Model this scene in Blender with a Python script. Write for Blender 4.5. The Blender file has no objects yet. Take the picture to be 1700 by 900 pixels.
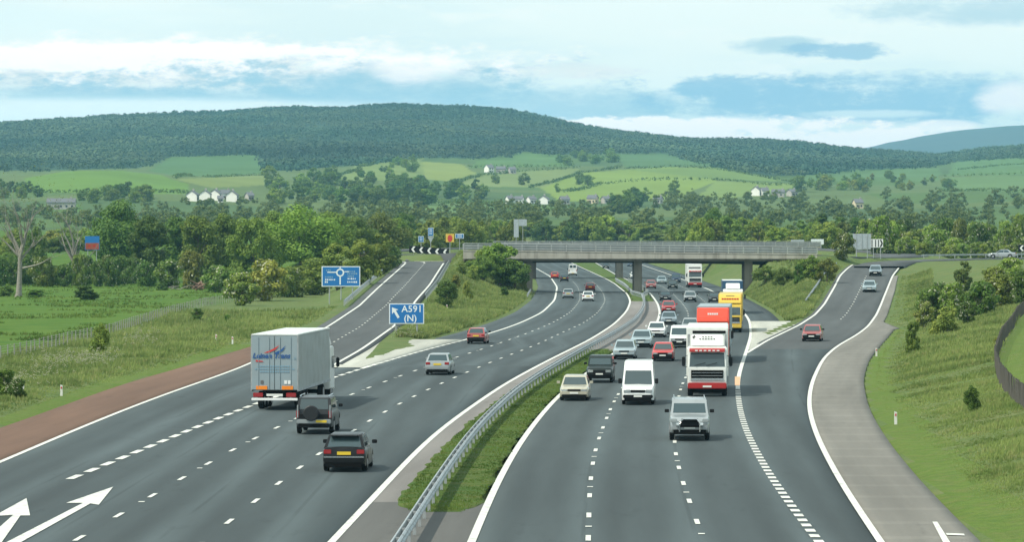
import bpy, bmesh, math, random
import numpy as np
from mathutils import Vector, Matrix

R = math.radians
random.seed(7)
rng = np.random.default_rng(11)
sc = bpy.context.scene
COL = sc.collection

# ------------------------------------------------------------------ camera
# telephoto view along a motorway from an overbridge, eye 9.85 m above the carriageway
F, H, YH, CX = 5740.0, 9.85, 387.0, 850.0
cam_d = bpy.data.cameras.new('camera')
cam = bpy.data.objects.new('camera', cam_d)
COL.objects.link(cam)
cam.location = (0, 0, H)
cam.rotation_euler = (R(90), 0, 0)
cam_d.sensor_width = 36.0
cam_d.lens = F / 1700.0 * 36.0
cam_d.shift_y = -(450.0 - YH) / 1700.0
cam_d.clip_start = 1.0
cam_d.clip_end = 40000.0
sc.camera = cam

# ------------------------------------------------------------------ light
SUN_AZ, SUN_EL = R(-118), R(52)          # azimuth from +Y towards +X
sv = Vector((math.sin(SUN_AZ) * math.cos(SUN_EL), math.cos(SUN_AZ) * math.cos(SUN_EL), math.sin(SUN_EL)))
sun_d = bpy.data.lights.new('sun', 'SUN')
sun_d.energy = 4.4
sun_d.angle = R(0.9)
sun_d.color = (1.0, 0.93, 0.79)
sun = bpy.data.objects.new('sun', sun_d)
COL.objects.link(sun)
sun.rotation_euler = sv.to_track_quat('Z', 'Y').to_euler()
sun.location = (-200, -100, 400)

sc.view_settings.view_transform = 'Standard'
sc.view_settings.look = 'None'
sc.view_settings.exposure = 0.0
sc.view_settings.gamma = 1.0
sc.view_settings.use_curve_mapping = False
sc.cycles.use_denoising = True
sc.cycles.max_bounces = 6
sc.cycles.volume_bounces = 1
sc.cycles.transparent_max_bounces = 8

# ------------------------------------------------------------------ sky
world = bpy.data.worlds.new('World')
sc.world = world
world.use_nodes = True
world.cycles.sampling_method = 'MANUAL'
world.cycles.sample_map_resolution = 512
wt = world.node_tree
for n in list(wt.nodes):
    wt.nodes.remove(n)


class NT:
    """small expression helper over a node tree"""
    def __init__(self, t):
        self.t = t

    def n(self, kind, **kw):
        nd = self.t.nodes.new(kind)
        for k, v in kw.items():
            setattr(nd, k, v)
        return nd

    def put(self, sock, v):
        if isinstance(v, bpy.types.NodeSocket):
            self.t.links.new(v, sock)
        elif v is not None:
            if isinstance(v, (tuple, list)) and len(v) == 3 and sock.type == 'RGBA':
                v = (*v, 1.0)
            sock.default_value = v

    def m(self, op, a, b=None, c=None, clamp=False):
        nd = self.n('ShaderNodeMath', operation=op, use_clamp=clamp)
        self.put(nd.inputs[0], a)
        if b is not None:
            self.put(nd.inputs[1], b)
        if c is not None:
            self.put(nd.inputs[2], c)
        return nd.outputs[0]

    def ss(self, v, lo, hi, a=0.0, b=1.0):
        nd = self.n('ShaderNodeMapRange', interpolation_type='SMOOTHSTEP')
        self.put(nd.inputs[0], v)
        for i, q in enumerate((lo, hi, a, b)):
            self.put(nd.inputs[i + 1], q)
        return nd.outputs[0]

    def mix(self, f, a, b, blend='MIX'):
        nd = self.n('ShaderNodeMix', data_type='RGBA', blend_type=blend)
        self.put(nd.inputs[0], f)
        self.put(nd.inputs[6], a)
        self.put(nd.inputs[7], b)
        return nd.outputs[2]

    def noise(self, vec, scale, detail=4.0, rough=0.55, out=0):
        nd = self.n('ShaderNodeTexNoise')
        if vec is not None:
            self.put(nd.inputs['Vector'], vec)
        nd.inputs['Scale'].default_value = scale
        nd.inputs['Detail'].default_value = detail
        nd.inputs['Roughness'].default_value = rough
        return nd.outputs[out]

    def xyz(self, x, y, z):
        nd = self.n('ShaderNodeCombineXYZ')
        for i, v in enumerate((x, y, z)):
            self.put(nd.inputs[i], v)
        return nd.outputs[0]

    def sep(self, v):
        nd = self.n('ShaderNodeSeparateXYZ')
        self.put(nd.inputs[0], v)
        return nd.outputs


w = NT(wt)
gen = w.n('ShaderNodeTexCoord').outputs['Generated']
gx, gy, gz = w.sep(gen)
# cloud sheet coordinates: azimuth and elevation in units of about one degree
A = w.m('MULTIPLY', w.m('ARCTAN2', gx, gy), 57.4)
E = w.m('MULTIPLY', w.m('ARCSINE', gz), 57.4)
sky = w.n('ShaderNodeTexSky', sky_type='NISHITA', sun_disc=False)
sky.sun_elevation = SUN_EL
sky.sun_rotation = SUN_AZ
sky.air_density = 1.2
sky.dust_density = 1.5
nA = w.noise(w.xyz(w.m('MULTIPLY', A, 0.32), w.m('MULTIPLY', E, 1.3), 0.0), 1.0, 6.0, 0.6)
nB = w.noise(w.xyz(w.m('MULTIPLY', A, 1.3), w.m('MULTIPLY', E, 3.2), 3.7), 1.0, 9.0, 0.66)
nC = w.noise(w.xyz(w.m('MULTIPLY', A, 0.12), w.m('MULTIPLY', E, 0.75), 9.1), 1.0, 5.0, 0.55)


def blob(cx, cy, rx, ry, soft=0.9, jag=1.9):
    """soft-edged cloud body centred on a direction (hundredths of the picture grid)"""
    a = w.m('DIVIDE', w.m('SUBTRACT', A, (cx - CX) / 100.0), rx / 100.0)
    e = w.m('DIVIDE', w.m('SUBTRACT', E, (YH - cy) / 100.0), ry / 100.0)
    r2 = w.m('ADD', w.m('MULTIPLY', a, a), w.m('MULTIPLY', e, e))
    r2 = w.m('ADD', r2, w.m('MULTIPLY', w.m('SUBTRACT', nB, 0.5), jag * 2))
    r2 = w.m('ADD', r2, w.m('MULTIPLY', w.m('SUBTRACT', nA, 0.5), jag))
    return w.ss(r2, 1.0 - soft, 1.0 + soft, 1.0, 0.0)


K = 9.6
veil_a = tuple(K * c for c in (1.16, 1.26, 1.20))
veil_b = tuple(K * c for c in (1.04, 1.19, 1.16))
white = tuple(K * c for c in (1.5, 1.36, 1.27))
cream = tuple(K * c for c in (1.05, 1.02, 0.98))
grey = tuple(K * c for c in (0.42, 0.70, 0.84))
grey2 = tuple(K * c for c in (0.36, 0.64, 0.84))
veil = w.mix(w.ss(nC, 0.42, 0.6), veil_b, veil_a)
veil = w.mix(w.ss(nA, 0.50, 0.66), veil, tuple(K * c for c in (1.22, 1.28, 1.22)))
c = w.mix(0.90, sky.outputs[0], veil)


def lay(c, mask, amount, col):
    return w.mix(w.m('MULTIPLY', mask, amount), c, col)


c = lay(c, blob(60, 40, 260, 26, 1.0), 0.5, veil_b)
# broken cumulus: lit ragged tops over shaded bases
nE = w.noise(w.xyz(w.m('MULTIPLY', A, 1.9), w.m('MULTIPLY', E, 4.2), 5.5), 1.0, 10.0, 0.62)
lit = w.ss(w.m('ADD', w.m('MULTIPLY', w.m('SUBTRACT', E, 2.72), 1.5), w.m('MULTIPLY', w.m('SUBTRACT', nE, 0.5), 3.4)), -0.45, 0.45)
cumulus = w.mix(lit, w.mix(w.ss(nB, .38, .62), grey, cream), white)
c = lay(c, blob(280, 116, 560, 46, 0.8, 2.4), 0.95, cumulus)
c = lay(c, blob(640, 150, 200, 36, 1.0), 0.8, grey)
c = lay(c, blob(250, 158, 420, 12, 1.0), 0.7, grey)
c = lay(c, blob(70, 100, 120, 22, .4, 2.6), 0.9, white)
c = lay(c, blob(330, 84, 260, 13, .4, 2.6), 0.9, white)
c = lay(c, blob(690, 112, 70, 22, .9), 0.7, white)
c = lay(c, blob(160, 186, 480, 20, 1.0), 0.9, veil_a)
c = lay(c, blob(980, 176, 220, 30, 1.0), 0.8, grey)
lit2 = w.ss(w.m('ADD', w.m('MULTIPLY', w.m('SUBTRACT', E, 2.45), 1.2), w.m('MULTIPLY', w.m('SUBTRACT', nE, 0.5), 3.0)), -0.3, 0.8)
c = lay(c, blob(1400, 165, 320, 38, .7, 2.2), 0.95, w.mix(w.m('MULTIPLY', lit2, .6), grey2, veil_a))
c = lay(c, blob(1260, 148, 130, 24, .55, 2.4), 0.8, grey2)
c = lay(c, blob(1600, 160, 110, 26, .8), 0.7, grey2)
c = lay(c, blob(1300, 76, 80, 14, .8), 0.7, grey)
c = lay(c, blob(1380, 86, 80, 13, .6, 2.4), 0.85, grey2)
c = lay(c, blob(1640, 22, 200, 22, 1.0), 0.6, grey)
c = lay(c, blob(1150, 212, 300, 18, .45, 2.6), 1.0, white)
c = lay(c, blob(1400, 232, 260, 18, .45, 2.6), 1.0, white)
c = lay(c, blob(1440, 190, 90, 6, 1.0), 0.6, veil_a)
c = lay(c, blob(1670, 165, 50, 24, .9), 0.7, white)
c = lay(c, blob(1560, 212, 50, 10, .8), 0.7, white)
c = lay(c, blob(960, 118, 90, 12, 1.0), 0.5, cream)
# further banks of the same broken cloud round the rest of the horizon and overhead
far_a = w.m('SUBTRACT', 1.0, w.ss(w.m('ABSOLUTE', A), 11.0, 15.0, 1.0, 0.0))
far_e = w.ss(E, 4.5, 7.0)
out = w.m('MAXIMUM', far_a, far_e)
nD = w.noise(gen, 5.0, 7.0, 0.6)
c = lay(c, w.m('MULTIPLY', out, w.ss(nD, 0.46, 0.6)), 0.6, grey)
bg = w.n('ShaderNodeBackground')
w.put(bg.inputs[0], c)
bg.inputs[1].default_value = 0.1
wo = w.n('ShaderNodeOutputWorld')
wt.links.new(bg.outputs[0], wo.inputs[0])


# ------------------------------------------------------------------ pixels to places
def G(x, y, z=0.0):
    D = F * (H - z) / (y - YH)
    return np.array([(x - CX) * D / F, D, z])


def P(x, y, D):
    return np.array([(x - CX) * D / F, D, H - (y - YH) * D / F])


def smooth(a, sig):
    k = int(sig * 3)
    if k < 1:
        return a
    t = np.arange(-k, k + 1)
    g = np.exp(-0.5 * (t / sig) ** 2)
    g /= g.sum()
    p = np.concatenate([2 * a[0] - a[k:0:-1], a, 2 * a[-1] - a[-2:-k - 2:-1]])
    return np.convolve(p, g, 'valid')


YG = np.arange(40.0, 1421.0, 2.0)


def edge(pts, sig=7):
    """pixel polyline -> X(Y) on a common grid, extrapolated straight"""
    q = np.array([G(*p) for p in pts])
    q = q[np.argsort(q[:, 1])]
    ys, xs = q[:, 1], q[:, 0]
    x = np.interp(YG, ys, xs)
    s0 = (xs[2] - xs[0]) / (ys[2] - ys[0])
    s1 = (xs[-1] - xs[-3]) / (ys[-1] - ys[-3])
    x = np.where(YG < ys[0], xs[0] + (YG - ys[0]) * s0, x)
    x = np.where(YG > ys[-1], xs[-1] + (YG - ys[-1]) * s1, x)
    return smooth(x, sig)


def fx(arr):
    return lambda y: np.interp(y, YG, arr)


def lerpY(*pts):
    ys = [p[0] for p in pts]
    vs = [p[1] for p in pts]
    return lambda y: np.interp(y, ys, vs)


LCL = fx(edge([(118, 798), (415, 674), (553, 628), (583, 619), (649, 598), (722, 577), (807, 557), (860, 539), (900, 520), (921, 499), (925, 477), (913, 459), (885, 443)]))
LCR = fx(edge([(553, 899.5), (627, 822), (684.5, 757), (725, 718), (835, 640), (911, 599), (980, 565), (1020, 539), (1041, 517), (1047, 501), (1041, 488), (1020, 471), (1003.6, 462), (962, 443)]))
RCL = fx(edge([(786, 897), (806, 842), (829, 796), (852, 753), (887, 703.6), (927, 657), (1013, 591), (1060, 562), (1090, 540), (1096, 520), (1092, 505), (1083, 492), (1068, 477), (1020, 455)]))
RCR = fx(edge([(1357.6, 899), (1326.6, 862), (1280, 798), (1257, 756), (1233, 708), (1226, 669), (1223, 634.5), (1230, 611), (1239, 585), (1247.6, 556), (1244.7, 533), (1232, 516), (1185, 485), (1172, 479), (1111, 456), (1068, 441)]))
SZL = lerpY((40, 0), (250, 0), (288, .08), (351, .3), (420, 1.0), (478, 2.3), (560, 4.0), (602, 4.9), (1500, 4.9))
LE = fx(edge([(0, 770), (132, 712), (263.5, 659.5), (379, 620), (400, 611.7), (545, 543, .3), (592, 511, .95), (627, 477, 2.4), (663, 447, 4.0)]))
SR = fx(edge([(546, 612), (600, 581, .1), (656, 540.6, .35), (689, 504, 1.05), (713, 475, 2.4), (733, 445, 4.05)], 4))
RO0 = edge([(0, 713), (200, 640), (400, 583), (545, 536, .3), (590, 504, .95), (625, 472, 2.3), (655, 447, 4.0)], 5)
RO = fx(np.minimum(RO0, LE(YG) - 1.0))
SZR = lerpY((40, 0), (300, 0), (330, .05), (360, .15), (396, .42), (430, 1.0), (474, 2.2), (520, 3.4), (556, 4.2), (580, 4.7), (1500, 4.9))
SL = fx(edge([(1236, 590), (1273, 567), (1300, 555), (1327, 541, .15), (1353, 524, .4), (1367, 508, .9), (1385, 479, 2.2), (1395, 458, 3.4), (1409, 445, 4.2), (1424, 437, 4.7)], 4))
SRR = fx(edge([(1460, 899), (1422, 845), (1390, 793), (1357, 730), (1343, 685), (1343, 660), (1348, 635), (1366, 597), (1390, 575), (1418, 560, .05), (1440, 544, .15), (1455, 524, .4), (1464, 504, 1.0), (1473, 480, 2.2), (1482, 458, 3.4), (1491, 447, 4.1)], 5))
RSO0 = edge([(1627, 900), (1558, 834), (1510, 780), (1468, 726), (1441, 678), (1432, 630), (1444, 594), (1486, 546, .1)], 5)
RSO = fx(np.maximum(SRR(YG) + 0.8, np.where(YG < 352, RSO0, SRR(YG) + np.interp(YG, [352, 372, 470, 520], [3.4, 1.3, 1.1, 0.8]))))
LSH = lerpY((40, .15), (300, .15), (322, 3.4), (1500, 3.5))          # left hard shoulder beyond the nose
RSH = lerpY((40, .1), (340, .1), (384, 3.4), (1500, 3.4))


def heading(f, y):
    return math.atan2(float(f(y + 6) - f(y - 6)), 12.0)


# ------------------------------------------------------------------ terrain heights
LOOP = np.array([(-1, 574, 6.75), (8, 573, 6.85), (42, 574, 6.5), (50, 581, 6.0), (57, 594, 5.6), (65, 610, 5.45), (72, 632, 5.6), (75, 680, 6.0), (63, 730, 6.5), (50, 752, 6.8),
                 (30, 757, 6.85), (4, 754, 6.8), (-17, 730, 6.5), (-29, 695, 6.05), (-31, 662, 5.9), (-24, 638, 5.85), (-13.5, 620.5, 5.9), (-5.0, 597, 6.35), (-1, 574, 6.75)], float)
EAST = np.array([(59, 556, 4.4), (64, 584, 4.95), (77, 599, 5.25), (100, 612, 5.5), (150, 625, 5.6), (200, 632, 5.7)], float)


def resample(p, step):
    seg = np.linalg.norm(np.diff(p[:, :2], axis=0), axis=1)
    s = np.concatenate([[0], np.cumsum(seg)])
    t = np.linspace(0, s[-1], max(3, int(s[-1] / step) + 1))
    q = np.stack([np.interp(t, s, p[:, k]) for k in range(p.shape[1])], 1)
    closed = np.allclose(p[0], p[-1])
    for _ in range(6):
        if closed:
            r = q[:-1]
            r = 0.5 * r + 0.25 * np.roll(r, 1, 0) + 0.25 * np.roll(r, -1, 0)
            q = np.vstack([r, r[:1]])
        else:
            q[1:-1] = 0.5 * q[1:-1] + 0.25 * q[:-2] + 0.25 * q[2:]
    return q


loop_c = resample(LOOP, 4.0)
east_c = resample(EAST, 4.0)


def sstep(v, a, b):
    t = np.clip((v - a) / (b - a), 0, 1)
    return t * t * (3 - 2 * t)


def vnoise(x, y, s, seed=0):
    """cheap smooth value noise"""
    x = np.asarray(x, float) / s
    y = np.asarray(y, float) / s
    xi = np.floor(x).astype(np.int64)
    yi = np.floor(y).astype(np.int64)
    fxx = x - xi
    fyy = y - yi
    fxx = fxx * fxx * (3 - 2 * fxx)
    fyy = fyy * fyy * (3 - 2 * fyy)

    def h(a, b):
        n = (a * 374761393 + b * 668265263 + seed * 144665) & 0xffffffff
        n = ((n ^ (n >> 13)) * 1274126177) & 0xffffffff
        return ((n ^ (n >> 16)) & 0xffff) / 65535.0
    return ((h(xi, yi) * (1 - fxx) + h(xi + 1, yi) * fxx) * (1 - fyy) + (h(xi, yi + 1) * (1 - fxx) + h(xi + 1, yi + 1) * fxx) * fyy)


# countryside: height angle profile for a fan of bearings (rows = distance)
FD = np.array([850, 1200, 1600, 2000, 2400, 2900, 3500, 4200, 5000, 5400, 6200], float)
FXc = np.array([-900, -300, 0, 150, 300, 500, 650, 800, 900, 1000, 1150, 1250, 1310, 1400, 1550, 1700, 2000, 2600], float)
FY = np.array([
    # 850 1200 1600 2000 2400 2900 3500 4200 5000
    [420, 390, 364, 335, 305, 290, 270, 240, 214],
    [420, 390, 364, 335, 305, 290, 270, 240, 210],
    [420, 390, 364, 335, 302, 288, 264, 236, 206],
    [420, 390, 364, 325, 285, 290, 263, 231, 195],
    [420, 390, 364, 330, 303, 290, 263, 228, 188],
    [420, 390, 364, 340, 316, 285, 262, 224, 179],
    [420, 390, 366, 342, 318, 272, 262, 220, 175],
    [420, 390, 366, 344, 324, 287, 266, 224, 179],
    [420, 390, 366, 344, 325, 292, 265, 230, 195],
    [420, 390, 366, 344, 325, 292, 268, 241, 218],
    [420, 390, 366, 344, 326, 293, 272, 252, 232],
    [420, 390, 366, 344, 326, 298, 280, 257, 230],
    [420, 390, 366, 344, 326, 300, 284, 258, 234],
    [420, 390, 366, 344, 326, 303, 286, 268, 247],
    [420, 390, 366, 344, 324, 302, 284, 270, 259],
    [420, 390, 366, 342, 320, 298, 274, 258, 238],
    [420, 390, 366, 340, 318, 296, 272, 250, 226],
    [420, 390, 366, 340, 318, 296, 272, 250, 226]], float)
FY = np.hstack([FY, FY[:, -1:] + 22, FY[:, -1:] + 75])


def z_far(X, Y):
    X = np.asarray(X, float)
    Y = np.asarray(Y, float)
    px = np.clip(CX + X * F / np.maximum(Y, 1), -900, 2600)
    D = np.clip(Y, 850, 6200)
    # cubic-ish blend over bearings: smooth by averaging three shifted lookups
    out = np.zeros_like(px)
    for sh, wgt in ((-45, .25), (0, .5), (45, .25)):
        q = np.clip(px + sh, -900, 2600)
        i = np.clip(np.searchsorted(FXc, q) - 1, 0, len(FXc) - 2)
        t = (q - FXc[i]) / (FXc[i + 1] - FXc[i])
        t = t * t * (3 - 2 * t)
        for sd, w2 in ((0.97, .3), (1.0, .4), (1.03, .3)):
            d = np.clip(D * sd, 850, 6200)
            j = np.clip(np.searchsorted(FD, d) - 1, 0, len(FD) - 2)
            u = (np.log(d) - np.log(FD[j])) / (np.log(FD[j + 1]) - np.log(FD[j]))
            y0 = FY[i, j] * (1 - u) + FY[i, j + 1] * u
            y1 = FY[i + 1, j] * (1 - u) + FY[i + 1, j + 1] * u
            out += wgt * w2 * (y0 * (1 - t) + y1 * t)
    z = H - (out - YH) * Y / F
    z += (vnoise(X, Y, 170, 3) - .5) * np.clip((Y - 900) / 250, 0, 9) + (vnoise(X, Y, 60, 4) - .5) * np.clip((Y - 900) / 900, 0, 4)
    return z


def poly_dist(X, Y, c):
    """distance to a polyline and height of its nearest sample"""
    best = np.full(X.shape, 1e9)
    zz = np.zeros(X.shape)
    for a in c:
        d = (X - a[0]) ** 2 + (Y - a[1]) ** 2
        k = d < best
        best = np.where(k, d, best)
        zz = np.where(k, a[2], zz)
    return np.sqrt(best), zz


loop_fine = resample(LOOP, 2.0)
loop_fill = np.array([p for p in loop_fine if not (1 < p[0] < 48 and (p[1] < 600 or p[1] > 735))])
east_fine = resample(EAST, 2.0)


def z_near(X, Y):
    X = np.asarray(X, float)
    Y = np.asarray(Y, float)
    mid = 0.5 * (LCR(Y) + RCL(Y))
    right = X > mid
    base_l = 0.25 + 0.5 * (vnoise(X, Y, 40, 1) - .5) + 4.6 * sstep(Y, 640, 840)
    base_r = 1.7 + 3.4 * sstep(Y, 270, 540) + 0.5 * (vnoise(X, Y, 30, 2) - .5)
    base = np.where(right, base_r, base_l)
    tf = sstep(Y, 800, 1200)
    z = base = base * (1 - tf) + z_far(X, Y) * tf
    roads = []
    # (distance, level, fill?, cut slope)
    d = np.maximum(RO(Y) - X, X - (SR(Y) + .7)) + 0
    d = np.maximum(d, (Y - 602)) if True else d
    slipL = (np.maximum(d, 0), SZL(Y))
    d = np.maximum(SL(Y) - .8 - X, X - (RSO(Y)))
    d = np.maximum(d, np.maximum(Y - 572, 285 - Y))
    slipR = (np.maximum(d, 0), SZR(Y))
    dl, zl = poly_dist(X, Y, loop_fill)
    de, ze = poly_dist(X, Y, east_fine)
    for dd, zz in (slipL, slipR):
        z = np.maximum(z, zz - 0.05 - np.maximum(dd - 2.0, 0) * 0.42)
    for dd, zz in (slipL, slipR):
        z = np.minimum(z, zz + 0.02 + np.maximum(dd - 1.4, 0) * np.where(right, .2, .3))
    for dd, zz in ((np.maximum(dl - 5.5, 0), zl), (np.maximum(de - 4.8, 0), ze)):
        z = np.maximum(z, zz - 0.05 - np.maximum(dd - 1.5, 0) * 0.42)
    z = np.minimum(z, ze + 0.02 + np.maximum(de - 5.4, 0) * .6)
    for dd, zz in (slipL, slipR):
        z = np.minimum(z, zz + 0.02 + np.maximum(dd - .7, 0) * 1.3)
    # motorway cutting (both carriageways and their shoulders, one band)
    xl = np.where(Y < 255, RO(Y), LCL(Y) - LSH(Y))
    xr = np.where(Y < 300, RSO(Y), RCR(Y) + RSH(Y))
    dm = np.maximum(np.maximum(xl - X, X - xr), 0)
    cs = np.where(X > xr, np.where(Y < 340, .2, .5), np.where(Y < 320, .06, .5))
    ab = np.maximum(1 - sstep(np.abs(Y - 573), 9, 22), 1 - sstep(np.abs(Y - 755), 9, 22))
    cs = cs + ab * .9
    z = np.minimum(z, 0.0 + np.maximum(dm - 1.4, 0) * cs + np.where(dm > 0, .02, 0))
    # formation under every paved surface
    inside = np.zeros(X.shape, bool)
    for dd in (dm, slipL[0], slipR[0], np.maximum(dl - 5.0, 0), np.maximum(de - 4.3, 0)):
        inside |= dd <= 0.05
    z = np.where(inside, z - 0.22, z + 0.05 * (vnoise(X, Y, 2.5, 5) - .3))
    return z


def z_at(X, Y):
    X = np.asarray(X, float)
    Y = np.asarray(Y, float)
    zf = z_far(X, Y)
    k = Y < 1305
    if not k.any():
        return zf
    zn = np.zeros_like(zf)
    zn[k] = z_near(X[k], np.clip(Y[k], 40, 1400))
    t = sstep(Y, 1200, 1300)
    return np.where(Y < 1200, zn, np.where(Y > 1300, zf, zn * (1 - t) + zf * t))


def hit(x, y, d0=90, d1=6000):
    """where the sight line through a picture point meets the ground"""
    D = np.geomspace(d0, d1, 2600)
    X = (x - CX) * D / F
    zr = H - (y - YH) * D / F
    zt = z_at(X, D)
    k = np.nonzero(zt >= zr)[0]
    if len(k) == 0:
        i = int(np.argmin(zr - zt))
    else:
        i = k[0]
    return np.array([X[i], D[i], zt[i]])


def ground(X, Y):
    return float(z_at(np.array([X], float), np.array([Y], float))[0])


# ------------------------------------------------------------------ mesh and object helpers
class MB:
    def __init__(self):
        self.v = []
        self.f = []

    def add(self, verts, faces):
        o = len(self.v)
        self.v += [tuple(map(float, p)) for p in verts]
        self.f += [tuple(i + o for i in q) for q in faces]
        return self

    def box(self, c, s, rz=0.0, taper=(1, 1), ry=0.0, rx=0.0):
        x, y, z = s[0] / 2, s[1] / 2, s[2] / 2
        tx, ty = taper
        vs = [(-x, -y, -z), (x, -y, -z), (x, y, -z), (-x, y, -z), (-x * tx, -y * ty, z), (x * tx, -y * ty, z), (x * tx, y * ty, z), (-x * tx, y * ty, z)]
        if rz or ry or rx:
            M = Matrix.Rotation(rz, 3, 'Z') @ Matrix.Rotation(ry, 3, 'Y') @ Matrix.Rotation(rx, 3, 'X')
            vs = [M @ Vector(p) for p in vs]
        return self.add([(p[0] + c[0], p[1] + c[1], p[2] + c[2]) for p in vs],
                        [(0, 3, 2, 1), (4, 5, 6, 7), (0, 1, 5, 4), (1, 2, 6, 5), (2, 3, 7, 6), (3, 0, 4, 7)])

    def prism(self, prof, x0, x1):
        """profile of (y, z) points swept along x"""
        n = len(prof)
        vs = [(x0, p[0], p[1]) for p in prof] + [(x1, p[0], p[1]) for p in prof]
        fs = [(i, (i + 1) % n, (i + 1) % n + n, i + n) for i in range(n)]
        fs += [tuple(range(n - 1, -1, -1)), tuple(range(n, 2 * n))]
        return self.add(vs, fs)

    def tube(self, pts, rad, n=6, cap=True):
        pts = [Vector(p) for p in pts]
        if not hasattr(rad, '__len__'):
            rad = [rad] * len(pts)
        vs = []
        for i, p in enumerate(pts):
            d = (pts[min(i + 1, len(pts) - 1)] - pts[max(i - 1, 0)])
            d = d.normalized() if d.length > 1e-9 else Vector((0, 0, 1))
            a = d.cross(Vector((0, 0, 1)) if abs(d.z) < 0.9 else Vector((1, 0, 0))).normalized()
            b = d.cross(a)
            for k in range(n):
                t = 2 * math.pi * k / n
                vs.append(p + (a * math.cos(t) + b * math.sin(t)) * rad[i])
        fs = []
        for i in range(len(pts) - 1):
            for k in range(n):
                fs.append((i * n + k, i * n + (k + 1) % n, (i + 1) * n + (k + 1) % n, (i + 1) * n + k))
        if cap:
            fs.append(tuple(range(n - 1, -1, -1)))
            fs.append(tuple((len(pts) - 1) * n + k for k in range(n)))
        return self.add(vs, fs)

    def disc_x(self, c, r, w, n=16):
        """a cylinder whose axis lies along x"""
        return self.tube([(c[0] - w / 2, c[1], c[2]), (c[0] + w / 2, c[1], c[2])], r, n)

    def quad(self, a, b, c_, d):
        return self.add([a, b, c_, d], [(0, 1, 2, 3)])

    def mesh(self, name):
        me = bpy.data.meshes.new(name)
        me.from_pydata(self.v, [], self.f)
        bm = bmesh.new()
        bm.from_mesh(me)
        bmesh.ops.recalc_face_normals(bm, faces=bm.faces)
        bm.to_mesh(me)
        bm.free()
        return me

    def build(self, name, m, parent=None, smooth_=False, bevel=0.0):
        o = obj(name, self.mesh(name), m, parent)
        if bevel:
            bm = bmesh.new()
            bm.from_mesh(o.data)
            bmesh.ops.bevel(bm, geom=list(bm.edges), offset=bevel, segments=2, affect='EDGES', clamp_overlap=True)
            bm.to_mesh(o.data)
            bm.free()
        if smooth_:
            shade(o)
        return o


def shade(o, ang=40):
    me = o.data
    me.shade_smooth()
    try:
        me.set_sharp_from_angle(angle=R(ang))
    except Exception:
        pass


def obj(name, me, m=None, parent=None):
    o = bpy.data.objects.new(name, me)
    COL.objects.link(o)
    if m is not None and me is not None and len(me.materials) == 0:
        me.materials.append(m)
    if parent is not None:
        o.parent = parent
    return o


def tag(o, label=None, cat=None, group=None, kind=None):
    if label:
        o['label'] = label
    if cat:
        o['category'] = cat
    if group:
        o['group'] = group
    if kind:
        o['kind'] = kind
    return o


def thing(name, label, cat, loc=(0, 0, 0), rz=0.0, group=None, scale=1.0):
    o = bpy.data.objects.new(name, None)
    o.empty_display_size = 0.3
    COL.objects.link(o)
    o.location = loc
    o.rotation_euler = (0, 0, rz)
    o.scale = (scale,) * 3
    return tag(o, label, cat, group)


def copy_tree(o, parent=None):
    c_ = o.copy()
    COL.objects.link(c_)
    c_.parent = parent
    for ch in o.children:
        copy_tree(ch, c_)
    return c_


def grid_mesh(name, V, nr, nc, uv=None):
    """rows x cols vertex grid -> mesh"""
    me = bpy.data.meshes.new(name)
    V = np.asarray(V, np.float32).reshape(-1, 3)
    i = np.arange(nr - 1)[:, None] * nc + np.arange(nc - 1)[None, :]
    q = np.stack([i, i + 1, i + nc + 1, i + nc], -1).reshape(-1, 4)
    me.vertices.add(len(V))
    me.vertices.foreach_set('co', V.ravel())
    me.loops.add(q.size)
    me.loops.foreach_set('vertex_index', q.ravel().astype(np.int32))
    me.polygons.add(len(q))
    me.polygons.foreach_set('loop_start', np.arange(0, q.size, 4, dtype=np.int32))
    if uv is not None:
        u = me.uv_layers.new(name='UVMap')
        u.data.foreach_set('uv', np.asarray(uv, np.float32).reshape(-1, 2)[q.ravel()].ravel())
    me.update(calc_edges=True)
    me.validate()
    return me


def faces_mesh(name, V, q):
    me = bpy.data.meshes.new(name)
    V = np.asarray(V, np.float32).reshape(-1, 3)
    q = np.asarray(q, np.int32)
    k = q.shape[1]
    me.vertices.add(len(V))
    me.vertices.foreach_set('co', V.ravel())
    me.loops.add(q.size)
    me.loops.foreach_set('vertex_index', q.ravel())
    me.polygons.add(len(q))
    me.polygons.foreach_set('loop_start', np.arange(0, q.size, k, dtype=np.int32))
    me.update(calc_edges=True)
    return me


def ribbon(name, xl, xr, zf, y0, y1, m, dz=0.0, step=3.0, cols=6, parent=None, skirt=0.0):
    """paved sheet between two edges X(Y), uv in metres (across from the first edge, along)"""
    n = max(2, int((y1 - y0) / step) + 1)
    ys = np.linspace(y0, y1, n)
    a = np.asarray(xl(ys) if callable(xl) else np.full(n, xl), float)
    b = np.asarray(xr(ys) if callable(xr) else np.full(n, xr), float)
    z = np.asarray(zf(ys) if callable(zf) else np.full(n, zf), float) + dz
    t = np.linspace(0, 1, cols)
    X = a[:, None] + (b - a)[:, None] * t
    V = np.stack([X, np.repeat(ys[:, None], cols, 1), np.repeat(z[:, None], cols, 1)], -1)
    UV = np.stack([X - a[:, None], np.repeat(ys[:, None], cols, 1)], -1)
    if skirt:
        lo = V[:, :1].copy()
        lo[..., 2] -= skirt
        hi = V[:, -1:].copy()
        hi[..., 2] -= skirt
        V = np.concatenate([lo, V, hi], 1)
        UV = np.concatenate([UV[:, :1], UV, UV[:, -1:]], 1)
    nc = V.shape[1]
    me = grid_mesh(name, V, n, nc, UV)
    o = obj(name, me, m, parent)
    return o


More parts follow.
